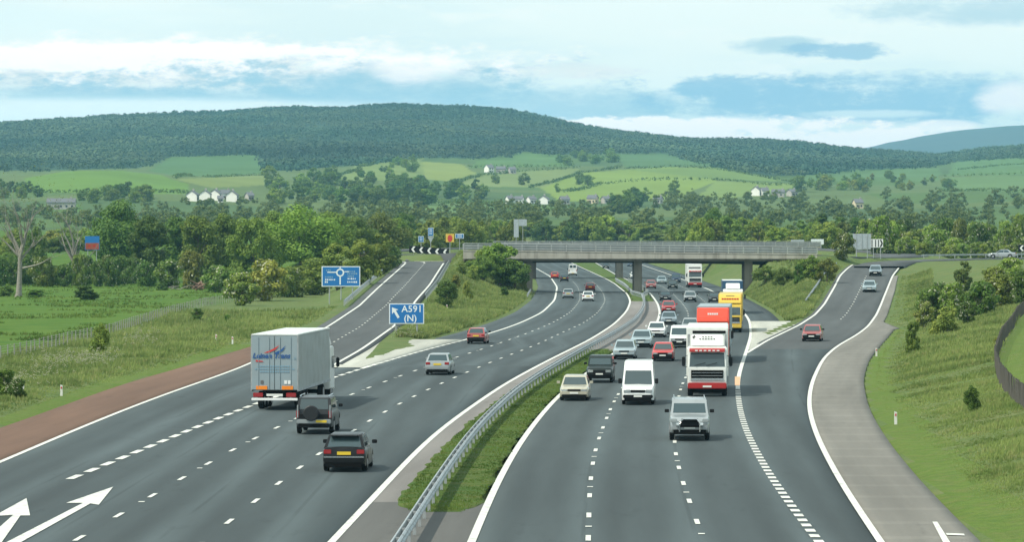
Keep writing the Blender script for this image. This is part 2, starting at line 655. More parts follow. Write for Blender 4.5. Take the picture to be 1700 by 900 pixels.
# ------------------------------------------------------------------ materials
def mat(name, col=(.5, .5, .5), rough=0.6, metal=0.0, spec=0.5, coat=0.0, fn=None):
    m = bpy.data.materials.new(name)
    m.use_nodes = True
    t = NT(m.node_tree)
    b = m.node_tree.nodes['Principled BSDF']
    b.inputs['Base Color'].default_value = (*col, 1)
    b.inputs['Roughness'].default_value = rough
    b.inputs['Metallic'].default_value = metal
    b.inputs['Specular IOR Level'].default_value = spec
    b.inputs['Coat Weight'].default_value = coat
    b.inputs['Coat Roughness'].default_value = 0.08
    if fn:
        fn(t, b)
    return m


def worn(name, col, rough=0.6, amt=0.25, scale=3.0, metal=0.0, spec=0.4, coat=0.0, dirt=(.10, .09, .075)):
    """plain colour with uneven grime"""
    def fn(t, b):
        pos = t.n('ShaderNodeTexCoord').outputs['Object']
        f = t.ss(t.noise(pos, scale, 5, .6), .42, .72)
        t.put(b.inputs['Base Color'], t.mix(t.m('MULTIPLY', f, amt), col, dirt))
        t.put(b.inputs['Roughness'], t.m('ADD', rough, t.m('MULTIPLY', f, .15)))
    return mat(name, col, rough, metal, spec, coat, fn)


def bump(t, b, h, dist, strength=1.0):
    nd = t.n('ShaderNodeBump')
    nd.inputs['Distance'].default_value = dist
    nd.inputs['Strength'].default_value = strength
    t.put(nd.inputs['Height'], h)
    t.put(b.inputs['Normal'], nd.outputs[0])


def asphalt_mat(name, base, lane=3.65, tracks=0.18, tint=(1, 1, 1), joints=0.0):
    def fn(t, b):
        uv = t.n('ShaderNodeUVMap').outputs[0]
        u, v, _ = t.sep(uv)
        pos = t.n('ShaderNodeNewGeometry').outputs['Position']
        fine = t.noise(pos, 9.0, 4, .7)
        patch = t.noise(t.xyz(t.m('MULTIPLY', u, .55), t.m('MULTIPLY', v, .03), 0), 1.0, 4, .6)
        big = t.noise(t.xyz(t.m('MULTIPLY', u, .05), t.m('MULTIPLY', v, .018), 4.2), 1.0, 2, .5)
        # wheel tracks and the oily strip, repeated per lane
        ph = t.m('MULTIPLY', t.m('DIVIDE', u, lane), 2 * math.pi)
        tr = t.m('ADD', t.m('MULTIPLY', t.m('COSINE', ph), .6), t.m('MULTIPLY', t.m('COSINE', t.m('MULTIPLY', ph, 2)), .4))
        k = t.m('ADD', 1.0, t.m('MULTIPLY', tr, tracks))
        k = t.m('MULTIPLY', k, t.m('ADD', .78, t.m('MULTIPLY', fine, .44)))
        k = t.m('MULTIPLY', k, t.m('ADD', .58, t.m('MULTIPLY', patch, .84)))
        k = t.m('MULTIPLY', k, t.m('ADD', .74, t.m('MULTIPLY', big, .52)))
        stain = t.ss(t.noise(t.xyz(t.m('MULTIPLY', u, .9), t.m('MULTIPLY', v, .22), 7.7), 1.0, 5, .65), .60, .72)
        k = t.m('MULTIPLY', k, t.m('SUBTRACT', 1.0, t.m('MULTIPLY', stain, .16)))
        if tracks > .1:
            fr = t.m('ABSOLUTE', t.m('SUBTRACT', t.m('FRACT', t.m('DIVIDE', u, lane)), .5))
            seam = t.m('MULTIPLY', t.ss(fr, .47, .49), t.ss(t.noise(t.xyz(u, t.m('MULTIPLY', v, .05), 2.2), 1.0, 3, .6), .42, .58))
            k = t.m('MULTIPLY', k, t.m('SUBTRACT', 1.0, t.m('MULTIPLY', seam, .22)))
        if joints:
            w_ = t.n('ShaderNodeTexWave', wave_type='BANDS', bands_direction='Y')
            w_.inputs['Scale'].default_value = 0.055
            w_.inputs['Distortion'].default_value = 1.2
            w_.inputs['Detail'].default_value = 2
            t.put(w_.inputs['Vector'], uv)
            k = t.m('MULTIPLY', k, t.m('ADD', 1.0, t.m('MULTIPLY', t.ss(w_.outputs[1], .86, .98), joints)))
        cc = t.n('ShaderNodeVectorMath', operation='SCALE')
        cc.inputs[0].default_value = tuple(base[i] * tint[i] for i in range(3))
        t.put(cc.inputs['Scale'], k)
        t.put(b.inputs['Base Color'], cc.outputs[0])
        t.put(b.inputs['Roughness'], t.m('ADD', .78, t.m('MULTIPLY', fine, .15)))
        bump(t, b, fine, .01, .5)
    return mat(name, base, .85, fn=fn, spec=.25)


def grass_mat(name, cols, s1=.05, s2=.6, stripes=0.0):
    def fn(t, b):
        pos = t.n('ShaderNodeNewGeometry').outputs['Position']
        a = t.ss(t.noise(pos, s1, 5, .6), .35, .65)
        d = t.ss(t.noise(pos, s2, 6, .65), .36, .66)
        e = t.ss(t.noise(pos, s1 * 6, 5, .65), .40, .68)
        c_ = t.mix(a, cols[0], cols[1])
        c_ = t.mix(t.m('MULTIPLY', e, .75), c_, cols[2])
        c_ = t.mix(t.m('MULTIPLY', d, .6), c_, cols[3])
        t.put(b.inputs['Base Color'], c_)
        bump(t, b, t.noise(pos, s2 * 3, 5, .7), .25, .8)
    return mat(name, cols[0], .9, fn=fn, spec=.15)


def leaf_mat(name, c0, c1, c2=None, obj_var=True):
    """foliage; object colour picks the species tone, object random shifts it a little"""
    def fn(t, b):
        oi = t.n('ShaderNodeObjectInfo')
        pos = t.n('ShaderNodeNewGeometry').outputs['Position']
        rnd = oi.outputs['Random']
        n1 = t.ss(t.noise(pos, .55, 3, .6), .35, .68)
        n2 = t.ss(t.noise(pos, 3.0, 3, .6), .3, .7)
        c_ = t.mix(n1, c0, c1)
        c_ = t.mix(t.m('MULTIPLY', n2, .45), c_, c2 or c1)
        if obj_var:
            c_ = t.mix(1.0, c_, oi.outputs['Color'], 'MULTIPLY')
            sc_ = t.n('ShaderNodeVectorMath', operation='SCALE')
            t.put(sc_.inputs[0], c_)
            t.put(sc_.inputs['Scale'], t.m('ADD', .78, t.m('MULTIPLY', rnd, .5)))
            c_ = sc_.outputs[0]
        t.put(b.inputs['Base Color'], c_)
        tr = t.n('ShaderNodeBsdfTranslucent')
        t.put(tr.inputs[0], c_)
        mx = t.n('ShaderNodeMixShader')
        mx.inputs[0].default_value = .3
        t.t.links.new(b.outputs[0], mx.inputs[1])
        t.t.links.new(tr.outputs[0], mx.inputs[2])
        t.t.links.new(mx.outputs[0], t.t.nodes['Material Output'].inputs[0])
    return mat(name, c0, .6, fn=fn, spec=.25)


M = {}
M['asphalt'] = asphalt_mat('asphalt', (.054, .070, .074), tracks=.27)
M['asphalt_slip'] = asphalt_mat('asphalt_slip', (.070, .077, .078), tracks=.06)
M['asphalt_shoulder'] = asphalt_mat('asphalt_shoulder', (.095, .10, .098), tracks=0)
M['red_shoulder'] = asphalt_mat('red_shoulder', (.135, .078, .052), tracks=0)
M['pale_shoulder'] = asphalt_mat('pale_shoulder', (.165, .158, .140), tracks=.03, joints=.12)
M['gore'] = asphalt_mat('gore', (.38, .385, .34), tracks=0.0)
M['median_pave'] = asphalt_mat('median_pave', (.185, .175, .165), tracks=0)
M['median_dark'] = asphalt_mat('median_dark', (.10, .10, .095), tracks=0)


def paint_fn(t, b):
    pos = t.n('ShaderNodeNewGeometry').outputs['Position']
    f = t.ss(t.noise(pos, 3.0, 6, .75), .46, .70)
    t.put(b.inputs['Base Color'], t.mix(t.m('MULTIPLY', f, .75), (.64, .65, .60), (.18, .19, .185)))


M['paint'] = mat('road_paint', (.72, .72, .66), .7, fn=paint_fn)
M['verge'] = grass_mat('verge_grass', [(.095, .145, .042), (.115, .155, .048), (.145, .155, .06), (.070, .115, .03)], .035, .5)
M['meadow'] = grass_mat('meadow', [(.046, .118, .008), (.068, .136, .012), (.034, .090, .007), (.095, .145, .018)], .03, .25)
M['median_grass'] = grass_mat('median_grass', [(.062, .120, .018), (.088, .138, .025), (.135, .135, .045), (.04, .09, .016)], .15, 1.2)
M['mown'] = grass_mat('mown_strip', [(.105, .175, .026), (.13, .19, .035), (.15, .17, .05), (.075, .14, .022)], .12, 1.5)


def blade_mat(name, c0, c1, c2):
    def fn(t, b):
        pos = t.n('ShaderNodeNewGeometry').outputs['Position']
        c_ = t.mix(t.ss(t.noise(pos, .10, 5, .65), .40, .60), tuple(v * .62 for v in c0), c1)
        c_ = t.mix(t.m('MULTIPLY', t.ss(t.noise(pos, 1.1, 3, .6), .45, .7), .7), c_, c2)
        t.put(b.inputs['Base Color'], c_)
        tr = t.n('ShaderNodeBsdfTranslucent')
        t.put(tr.inputs[0], c_)
        mx = t.n('ShaderNodeMixShader')
        mx.inputs[0].default_value = .4
        t.t.links.new(b.outputs[0], mx.inputs[1])
        t.t.links.new(tr.outputs[0], mx.inputs[2])
        t.t.links.new(mx.outputs[0], t.t.nodes['Material Output'].inputs[0])
    return mat(name, c0, .8, fn=fn, spec=.2)


M['blade'] = blade_mat('tall_grass', (.22, .32, .085), (.265, .335, .10), (.36, .35, .15))
M['blade_m'] = blade_mat('short_grass', (.10, .195, .028), (.145, .22, .042), (.20, .215, .07))
M['leaf'] = leaf_mat('leaf', (.130, .195, .040), (.200, .258, .052), (.082, .138, .032))
M['leaf_far'] = leaf_mat('leaf_far', (.125, .175, .040), (.190, .228, .05), (.092, .135, .036))
M['blossom'] = mat('blossom', (.36, .37, .26), .8)
M['bark'] = worn('bark', (.13, .105, .08), .9, .5, 4.0)
M['dead_wood'] = worn('dead_wood', (.25, .235, .20), .9, .45, 3.0, dirt=(.08, .07, .055))
M['log'] = worn('log', (.24, .15, .11), .9, .4, 6.0)
M['galv'] = worn('galvanised', (.36, .40, .42), .5, .35, 2.0, metal=.5)
M['galv_dull'] = worn('galvanised_dull', (.36, .39, .40), .6, .4, 3.0, metal=.2)


def streaky(name, col, dark):
    def fn(t, b):
        pos = t.n('ShaderNodeTexCoord').outputs['Object']
        x, y, z = t.sep(pos)
        st = t.ss(t.noise(t.xyz(t.m('MULTIPLY', x, 1.1), y, t.m('MULTIPLY', z, .12)), 1.0, 5, .65), .45, .70)
        bl = t.ss(t.noise(pos, .35, 5, .6), .4, .7)
        c_ = t.mix(t.m('MULTIPLY', st, .6), col, dark)
        c_ = t.mix(t.m('MULTIPLY', bl, .35), c_, dark)
        t.put(b.inputs['Base Color'], c_)
    return mat(name, col, .88, fn=fn, spec=.3)


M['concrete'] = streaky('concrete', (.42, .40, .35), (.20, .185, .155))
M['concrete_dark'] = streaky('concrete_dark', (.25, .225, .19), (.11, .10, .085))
M['parapet'] = streaky('parapet_metal', (.42, .44, .43), (.32, .34, .33))
M['infill'] = streaky('parapet_mesh', (.30, .32, .32), (.20, .215, .21))
M['post_white'] = worn('post_white', (.72, .72, .68), .6, .25, 6)
M['fence_wood'] = worn('fence_wood', (.30, .30, .27), .9, .4, 4)
M['fence_dark'] = worn('fence_dark', (.09, .085, .075), .9, .3, 4)
M['sign_blue'] = worn('sign_blue', (.012, .155, .44), .45, .12, 2, dirt=(.05, .2, .4))
M['sign_white'] = worn('sign_white', (.74, .80, .82), .5, .1, 2)
M['sign_back'] = worn('sign_back', (.42, .47, .50), .5, .3, 1.5, metal=.2)
M['black'] = mat('black_plastic', (.012, .013, .014), .6, spec=.15)
M['rubber'] = worn('rubber', (.014, .014, .014), .9, .15, 8, spec=.15, dirt=(.05, .05, .045))
M['arch'] = mat('dark_underbody', (.008, .008, .008), .95, spec=.05)
M['rim'] = worn('rim', (.42, .43, .44), .35, .3, 8, metal=.7)
M['glass'] = mat('car_glass', (.042, .066, .072), .07, spec=.85)
M['lamp'] = mat('lamp_glass', (.50, .54, .55), .08, metal=.5, spec=.9, coat=.6)
M['tail'] = mat('tail_lamp', (.30, .012, .014), .2, spec=.6, coat=.4)
M['amber'] = mat('amber_lamp', (.75, .28, .03), .25, coat=.4)
M['plate_y'] = mat('plate_yellow', (.72, .50, .03), .5)
M['plate_w'] = mat('plate_white', (.75, .76, .72), .5)
M['chrome'] = mat('chrome', (.62, .64, .65), .2, metal=.9)
M['orange'] = mat('orange_board', (.85, .24, .01), .5)
M['truck_red'] = worn('truck_red', (.42, .018, .018), .4, .15, 2, coat=.3)
M['truck_orange'] = worn('truck_orange_red', (.66, .055, .02), .4, .12, 2, coat=.3)
M['truck_yellow'] = worn('truck_yellow', (.66, .46, .06), .45, .15, 2, coat=.3)
M['truck_blue'] = worn('truck_blue', (.02, .08, .16), .4, .15, 2, coat=.3)
M['truck_white'] = worn('truck_white', (.74, .76, .73), .4, .15, 1.5, coat=.3)
M['curtain'] = worn('truck_curtain', (.30, .33, .32), .6, .35, .8, dirt=(.25, .25, .22))
M['door_grey'] = worn('truck_door_grey', (.27, .335, .365), .45, .3, .8, dirt=(.24, .26, .26))
M['print_blue'] = mat('print_blue', (.02, .09, .28), .5)
M['print_light'] = mat('print_light_blue', (.20, .34, .44), .5)
M['print_red'] = mat('print_red', (.55, .04, .035), .5)
M['print_white'] = mat('print_white', (.78, .79, .78), .5)
M['print_dark'] = mat('print_dark', (.12, .12, .12), .6)
M['wall_white'] = worn('wall_white', (.80, .79, .75), .8, .15, .4)
M['wall_grey'] = worn('wall_grey', (.42, .40, .37), .85, .3, .4)
M['wall_cream'] = worn('wall_cream', (.66, .56, .40), .85, .2, .4)
M['slate'] = worn('slate_roof', (.13, .135, .15), .8, .3, .5)
M['window_dark'] = mat('window_dark', (.03, .035, .04), .2)
M['sign_brown'] = worn('sign_brown', (.30, .07, .03), .5, .2, 2)
M['sign_yellow'] = worn('sign_yellow', (.72, .48, .08), .5, .1, 3)


# ------------------------------------------------------------------ ground sheets
nx, ny = 260, 420
yy = np.concatenate([np.linspace(30, 620, 330), np.linspace(623, 1312, 190)])
ny = len(yy)
tt = np.linspace(-1, 1, nx)
# finer across the middle of the picture, reaching well past the frame on both sides
xx = np.where(np.abs(tt) < .82, tt / .82 * 105, np.sign(tt) * (105 + (np.abs(tt) - .82) / .18 * 330))
XX, YY = np.meshgrid(xx, yy)
ZZ = z_at(XX, YY)
g_me = grid_mesh('ground', np.stack([XX, YY, ZZ], -1), ny, nx)
ground_o = tag(obj('ground', g_me, M['verge']), kind='structure')
g_me.materials.append(M['meadow'])
g_me.materials.append(M['mown'])
cxm = .5 * (XX[:-1, :-1] + XX[1:, 1:]).ravel()
cym = .5 * (YY[:-1, :-1] + YY[1:, 1:]).ravel()
FENCE_L = [hit(*p) for p in ((-60, 612), (40, 592), (110, 574), (190, 556), (215, 546), (260, 531), (310, 517), (360, 506), (400, 497), (440, 489))]
fl = np.array(FENCE_L)
flx = np.interp(cym, fl[:, 1], fl[:, 0])
idx = np.zeros(len(cxm), np.int32)
idx[(cxm < flx) & (cym > 60)] = 1
xr_ = np.where(cym < 352, RSO(cym), 1e9)
idx[(cxm > xr_) & (cxm < xr_ + np.interp(cym, [100, 180, 260, 330], [2.6, 2.2, 1.4, .5]) + .6 * vnoise(cxm, cym, 6, 8))] = 2
xl_ = np.where(cym < 300, RO(cym), -1e9)
idx[(cxm < xl_) & (cxm > xl_ - 1.6 - .8 * vnoise(cxm, cym, 6, 9))] = 2
FENCE_R = [hit(*p) for p in ((1740, 705), (1700, 680), (1680, 665), (1660, 640), (1652, 612), (1665, 570), (1690, 530), (1720, 500))]
fr = np.array(FENCE_R)
frs = fr[np.argsort(fr[:, 1])]
inR = cxm > np.interp(cym, frs[:, 1], frs[:, 0])
idx[inR & (cym > frs[0, 1]) & (cym < frs[-1, 1] + 30)] = 2
g_me.polygons.foreach_set('material_index', idx)
g_me.shade_smooth()


def in_poly(px, py, poly):
    px = np.asarray(px)
    py = np.asarray(py)
    c_ = np.zeros(px.shape, bool)
    n = len(poly)
    for i in range(n):
        x0, y0 = poly[i]
        x1, y1 = poly[(i + 1) % n]
        if y0 == y1:
            continue
        k = ((y0 > py) != (y1 > py)) & (px < (x1 - x0) * (py - y0) / (y1 - y0) + x0)
        c_ ^= k
    return c_


# distant farmland: a fan of bearings, colour by field
bx = np.concatenate([np.linspace(-900, -60, 40), np.linspace(-50, 1750, 420), np.linspace(1765, 2600, 40)])
bd = np.concatenate([np.linspace(1295, 2000, 80), np.linspace(2010, 3900, 170), np.linspace(3920, 6200, 60)])
BX, BD = np.meshgrid(bx, bd)
FXX = (BX - CX) * BD / F
FZ = z_far(FXX, BD) - np.where(BD < 1312, 2.0, 0)
PY = YH - (FZ - H) * F / BD
me = grid_mesh('farmland', np.stack([FXX, BD, FZ], -1), len(bd), len(bx))
fcol = np.empty(BX.shape + (4,), np.float32)
nz = vnoise(FXX, BD, 260, 21)
patch = (vnoise(FXX, BD, 300, 22) * 4).astype(int) % 3
fcol[..., 0] = np.choose(patch, [.075, .095, .068])
fcol[..., 1] = np.choose(patch, [.125, .135, .112])
fcol[..., 2] = np.choose(patch, [.036, .045, .040])
fcol[..., 3] = 1
FIELDS = [
    ([(40, 296), (110, 284), (200, 283), (265, 290), (315, 306), (310, 322), (200, 322), (50, 318)], (.105, .185, .030)),
    ([(284, 262), (426, 257), (437, 288), (300, 293), (245, 284)], (.070, .135, .042)),
    ([(290, 297), (440, 291), (445, 307), (350, 312)], (.15, .19, .055)),
    ([(700, 268), (765, 272), (792, 288), (745, 301), (690, 296)], (.18, .225, .060)),
    ([(600, 268), (700, 262), (705, 300), (560, 300)], (.14, .19, .055)),
    ([(860, 253), (935, 257), (950, 276), (780, 279), (790, 267)], (.085, .155, .045)),
    ([(790, 289), (965, 279), (905, 312), (750, 308)], (.15, .195, .065)),
    ([(960, 287), (1120, 276), (1190, 300), (1110, 334), (930, 334), (898, 313)], (.16, .225, .045)),
    ([(1022, 256), (1165, 257), (1185, 275), (1040, 279)], (.075, .14, .05)),
    ([(1040, 281), (1185, 277), (1330, 302), (1190, 298)], (.13, .195, .05)),
    ([(1190, 300), (1340, 306), (1260, 325), (1150, 332)], (.15, .21, .055)),
    ([(1590, 266), (1720, 262), (1720, 290), (1570, 292)], (.085, .155, .05)),
    ([(1570, 294), (1720, 291), (1720, 320), (1560, 316)], (.10, .165, .055)),
    ([(640, 336), (830, 336), (960, 345), (840, 356), (640, 352)], (.10, .165, .055)),
    ([(1340, 283), (1560, 279), (1560, 300), (1330, 300)], (.085, .15, .05)),
    ([(60, 340), (130, 340), (140, 352), (60, 354)], (.08, .15, .04)),
]
WOODP = [(-260, 205), (0, 203), (150, 190), (300, 184), (500, 174), (650, 170), (800, 174), (900, 190), (1000, 212), (1150, 227), (1250, 225), (1310, 229), (1400, 242), (1550, 254), (1700, 233), (1960, 222), (1960, 260), (1700, 262), (1590, 268), (1540, 278), (1420, 284), (1349, 292), (1270, 293), (1182, 277),
         (1100, 254), (1022, 255), (915, 257), (869, 252), (844, 264), (702, 263), (560, 277), (497, 283), (441, 285), (426, 257), (284, 261), (231, 280), (60, 284), (-260, 284)]
fcol[in_poly(BX, PY + 1, WOODP), :3] = (.032, .066, .040)      # woodland floor
for poly, cc in FIELDS:
    k = in_poly(BX + (vnoise(FXX, BD, 30, 5) - .5) * 5, PY, poly)
    fcol[k, :3] = cc
ca = me.color_attributes.new('field_tone', 'FLOAT_COLOR', 'POINT')
ca.data.foreach_set('color', fcol.reshape(-1, 4).ravel())


def farm_fn(t, b):
    a = t.n('ShaderNodeAttribute', attribute_name='field_tone').outputs['Color']
    pos = t.n('ShaderNodeNewGeometry').outputs['Position']
    k = t.m('ADD', .7, t.m('MULTIPLY', t.noise(pos, .012, 6, .65), .6))
    s = t.n('ShaderNodeVectorMath', operation='SCALE')
    t.put(s.inputs[0], a)
    t.put(s.inputs['Scale'], k)
    t.put(b.inputs['Base Color'], s.outputs[0])


tag(obj('farmland', me, mat('farmland_grass', (.08, .13, .04), .95, fn=farm_fn, spec=.1)), kind='structure')
me.shade_smooth()

# blue fell far behind
fx_ = np.linspace(900, 2700, 200)
prof = np.interp(fx_, [900, 1300, 1400, 1440, 1500, 1560, 1600, 1650, 1700, 1800, 2000, 2700], [300, 268, 252, 244, 232, 221, 215, 210, 207, 203, 200, 230])
prof = smooth(prof, 3)
rows = []
for k, dd in enumerate(np.linspace(0, 1, 24)):
    D = 8200 + 1600 * dd
    y = prof + (335 - prof) * (1 - dd) ** 1.3 + (vnoise(fx_, np.full_like(fx_, D / 40), 25, 31) - .5) * 2.0 * dd
    rows.append(np.stack([(fx_ - CX) * D / F, np.full_like(fx_, D), H - (y - YH) * D / F], -1))
D = 11500
rows.append(np.stack([(fx_ - CX) * D / F, np.full_like(fx_, D), np.full_like(fx_, 0.0)], -1))
me = grid_mesh('mountain', np.array(rows), len(rows), len(fx_))
me.shade_smooth()
tag(obj('mountain', me, grass_mat('moor', [(.040, .050, .042), (.05, .055, .042), (.03, .04, .035), (.045, .055, .042)], .002, .01)), kind='structure')

# ------------------------------------------------------------------ paved surfaces
zero = lambda y: np.zeros_like(np.asarray(y, float))
Z0 = 0.03


def struct(o):
    return tag(o, kind='structure')


lc = struct(ribbon('northbound_carriageway', lambda y: np.where(y < 256, LE(y), LCL(y) - LSH(y)), lambda y: LCR(y) + .12, zero, 40, 1236, M['asphalt'], Z0, cols=14, skirt=.25))
rc = struct(ribbon('southbound_carriageway', lambda y: RCL(y) - .12, lambda y: np.where(y < 300, SRR(y), RCR(y) + RSH(y)), zero, 40, 1236, M['asphalt'], Z0, cols=14, skirt=.25))
sl = struct(ribbon('exit_slip_road', lambda y: np.maximum(RO(y), LE(y) - 1.0), lambda y: SR(y) + .55, lambda y: SZL(y), 250, 603, M['asphalt_slip'], Z0 + .004, cols=8, skirt=.3))
sr = struct(ribbon('entry_slip_road', lambda y: SL(y) - .5, lambda y: SRR(y) + .1, lambda y: SZR(y), 292, 573, M['asphalt_slip'], Z0 + .004, cols=8, skirt=.3))
red = struct(ribbon('red_hard_shoulder', RO, lambda y: np.minimum(LE(y) - .0, RO(y) + 12), lambda y: SZL(y), 40, 300, M['red_shoulder'], Z0 + .008, skirt=.28))
pale = struct(ribbon('pale_hard_shoulder', lambda y: SRR(y) + .05, RSO, lambda y: SZR(y), 40, 520, M['pale_shoulder'], Z0 + .008, cols=8, skirt=.35))
gl = struct(ribbon('nose_paving', lambda y: SR(y) + .1, lambda y: LCL(y) - .1, lambda y: zero(y) + np.interp(y, [250, 318], [0, .05]), 252, 317, M['gore'], Z0 + .014, step=2, skirt=.2))
gr = struct(ribbon('merge_nose_paving', lambda y: RCR(y) + .1, lambda y: SL(y) - .1, lambda y: SZR(y) * .3, 290, 381, M['gore'], Z0 + .010, step=2, skirt=.2))


def loft(name, a, b, m, dz=0.0, parent=None, skirt=0.0):
    a = np.array(a)
    b = np.array(b)
    V = np.stack([a, b], 1)
    if skirt:
        lo = a.copy()
        lo[:, 2] -= skirt
        hi = b.copy()
        hi[:, 2] -= skirt
        V = np.stack([lo, a, b, hi], 1)
    V[..., 2] += dz
    n = len(a)
    UV = V[..., :2].copy()
    return obj(name, grid_mesh(name, V, n, V.shape[1], UV), m, parent)


def offset_line(c_, d):
    t = np.gradient(c_[:, :2], axis=0)
    t /= np.linalg.norm(t, axis=1)[:, None]
    q = c_.copy()
    q[:, 0] += t[:, 1] * d
    q[:, 1] -= t[:, 0] * d
    return q


struct(loft('roundabout_road', offset_line(loop_c, -4.6), offset_line(loop_c, 4.6), M['asphalt_slip'], Z0 + .05, skirt=1.9))
struct(loft('link_road', offset_line(east_c, -4.0), offset_line(east_c, 4.0), M['asphalt_slip'], Z0 + .07, skirt=.4))
# give-way apron where the exit slip meets the roundabout
struct(ribbon('give_way_apron', lambda y: LE(y) - .5, lambda y: SR(y) + .5, lambda y: np.interp(y, [602, 622], [4.9, 5.8]), 603.2, 622, M['asphalt_slip'], Z0 + .03, skirt=.3))

# central reserve: kerbed strips of paving with grass between
mid = lambda t_: (lambda y: LCR(y) + (RCL(y) - LCR(y)) * t_)
struct(ribbon('reserve_paving', lambda y: LCR(y) + .1, lambda y: RCL(y) - .1, zero, 40, 126, M['median_dark'], Z0 + .006))
struct(ribbon('reserve_edge_strip', lambda y: LCR(y) + .1, lambda y: LCR(y) + 1.05, zero, 126, 300, M['median_pave'], Z0 + .006))
struct(ribbon('reserve_hard_strip', lambda y: LCR(y) + .1, lambda y: RCL(y) - .1, zero, 286, 498, M['median_pave'], Z0 + .003))


def med_z(y):
    return zero(y)


for nm, y0, y1, a_, b_ in (('reserve_grass', 121.5, 292, lambda y: LCR(y) + 1.0 + np.clip((127 - y) / 5, 0, 1) ** 2 * .9 + np.clip((y - 282) / 10, 0, 1) * 1.4, lambda y: RCL(y) - .25 - np.clip((126 - y) / 4, 0, 1) ** 2 * .55 - np.clip((y - 280) / 12, 0, 1) * .7), ('reserve_grass_island', 497, 690, lambda y: LCR(y) + .45, lambda y: RCL(y) - .45),
                           ('reserve_grass_far', 690, 1236, lambda y: LCR(y) + .3, lambda y: RCL(y) - .3)):
    o = struct(ribbon(nm, a_, b_, zero, y0, y1, M['median_grass'], Z0 + .012, step=.6 if y1 < 400 else 4, cols=22, skirt=.04))
    vs = np.empty(len(o.data.vertices) * 3, np.float32)
    o.data.vertices.foreach_get('co', vs)
    vs = vs.reshape(-1, 3)
    nc = 24
    g = vs.reshape(-1, nc, 3)
    tt_ = np.linspace(-1, 1, 22)
    g[:, 1:-1, 2] += (.03 * np.sqrt(1 - tt_ ** 2 * .98))[None] + .03 * (vnoise(g[:, 1:-1, 0], g[:, 1:-1, 1], .5, 6) - .4)
    fade = np.clip((g[:, 1, 1] - y0) / 5, 0, 1)
    g[:, 1:-1, 2] = (Z0 + .008) + (g[:, 1:-1, 2] - (Z0 + .008)) * fade[:, None]
    # uneven edges
    wob = (vnoise(g[:, 1, 1], g[:, 1, 1] * 0, 1.7, 3) - .5) * .35
    g[:, :2, 0] += wob[:, None]
    wob = (vnoise(g[:, 1, 1], g[:, 1, 1] * 0, 1.3, 4) - .5) * .35
    g[:, -2:, 0] += wob[:, None]
    o.data.vertices.foreach_set('co', vs.ravel())
    o.data.shade_smooth()

# ------------------------------------------------------------------ road markings (each mark a piece of its road)
MZ = Z0 + .022


def line(name, f, zf, y0, y1, wdt, parent, dz=MZ):
    return ribbon(name, lambda y: f(y) - wdt / 2, lambda y: f(y) + wdt / 2, zf, y0, y1, M['paint'], dz, step=3, cols=2, parent=parent)


def dashes(f, zf, y0, y1, on, off, wdt, parent, name='lane_dash', dz=MZ, skip=None):
    y = y0
    while y < y1:
        if not (skip and skip(y)):
            ribbon(name, lambda q: f(q) - wdt / 2, lambda q: f(q) + wdt / 2, zf, y, y + on, M['paint'], dz, step=1.5, cols=2, parent=parent)
        y += on + off


def frac(a, b, t_):
    return lambda y: a(y) + (b(y) - a(y)) * t_


# lane lines follow the dashes in the photograph
L12 = fx(edge([(128.5, 898), (197, 859), (257, 822.5), (311, 791), (357, 764), (401, 741), (439, 721), (474, 704), (573, 660), (601, 649), (628, 639), (651, 630.5), (695, 614), (754, 595.7), (821.6, 574), (861.7, 560.7)], 6))
L23 = fx(edge([(384, 866), (430, 829), (470, 798), (506, 771.5), (597, 709), (626, 692), (651, 679), (674, 665), (743, 633), (762, 625), (781, 617), (799, 609), (833, 595), (862, 585), (890, 574), (985, 528)], 6))
b12 = lambda y: L12(y) * (1 - sstep(y, 290, 350)) + frac(LCL, LCR, .335)(y) * sstep(y, 290, 350)
b23 = lambda y: L23(y) * (1 - sstep(y, 330, 400)) + frac(LCL, LCR, .668)(y) * sstep(y, 330, 400)
line('edge_line', LE, SZL, 40, 590, .25, lc, MZ)
line('edge_line', LCR, zero, 40, 1236, .26, lc)
line('edge_line', lambda y: LCL(y), zero, 330, 1236, .28, lc)
line('edge_line', SR, SZL, 251, 590, .26, sl, MZ + .01)
dashes(LCL, zero, 137.6, 252, 2.4, 1.6, .34, lc, 'diverge_dash')
dashes(LCL, zero, 252, 330, 3.0, 0.7, .42, lc, 'diverge_dash')
dashes(b12, zero, 101, 700, 2.0, 7.0, .17, lc)
dashes(b23, zero, 107.4, 700, 2.0, 7.0, .17, lc)
dashes(lambda y: b12(y) - .0, zero, 110.0 - 2.2, 330, .35, 17.65, .22, lc, 'road_stud')
dashes(lambda y: .5 * (LE(y) + SR(y)), SZL, 300, 590, 1.6, 4.4, .16, sl, dz=MZ + .01)
# hooked ends of the slip lines at the give way
for f_ in (LE, lambda y: .5 * (LE(y) + SR(y))):
    y0 = 590.0
    x0 = float(f_(y0))
    MB().add([(x0 - .15, y0, 4.75), (x0 + .15, y0, 4.75), (x0 - .1, y0 + 4.0, 4.86), (x0 - .45, y0 + 3.6, 4.85), (x0 - .9, y0 + 4.6, 4.88), (x0 - .9, y0 + 4.9, 4.89)], [(0, 1, 2, 3), (3, 2, 5, 4)]).build('lane_end_mark', M['paint'], sl)
ribbon('give_way_line', lambda y: LE(y) + 1.2, SR, lambda y: SZL(y), 600.4, 601.2, M['paint'], MZ + .02, parent=sl, cols=4)

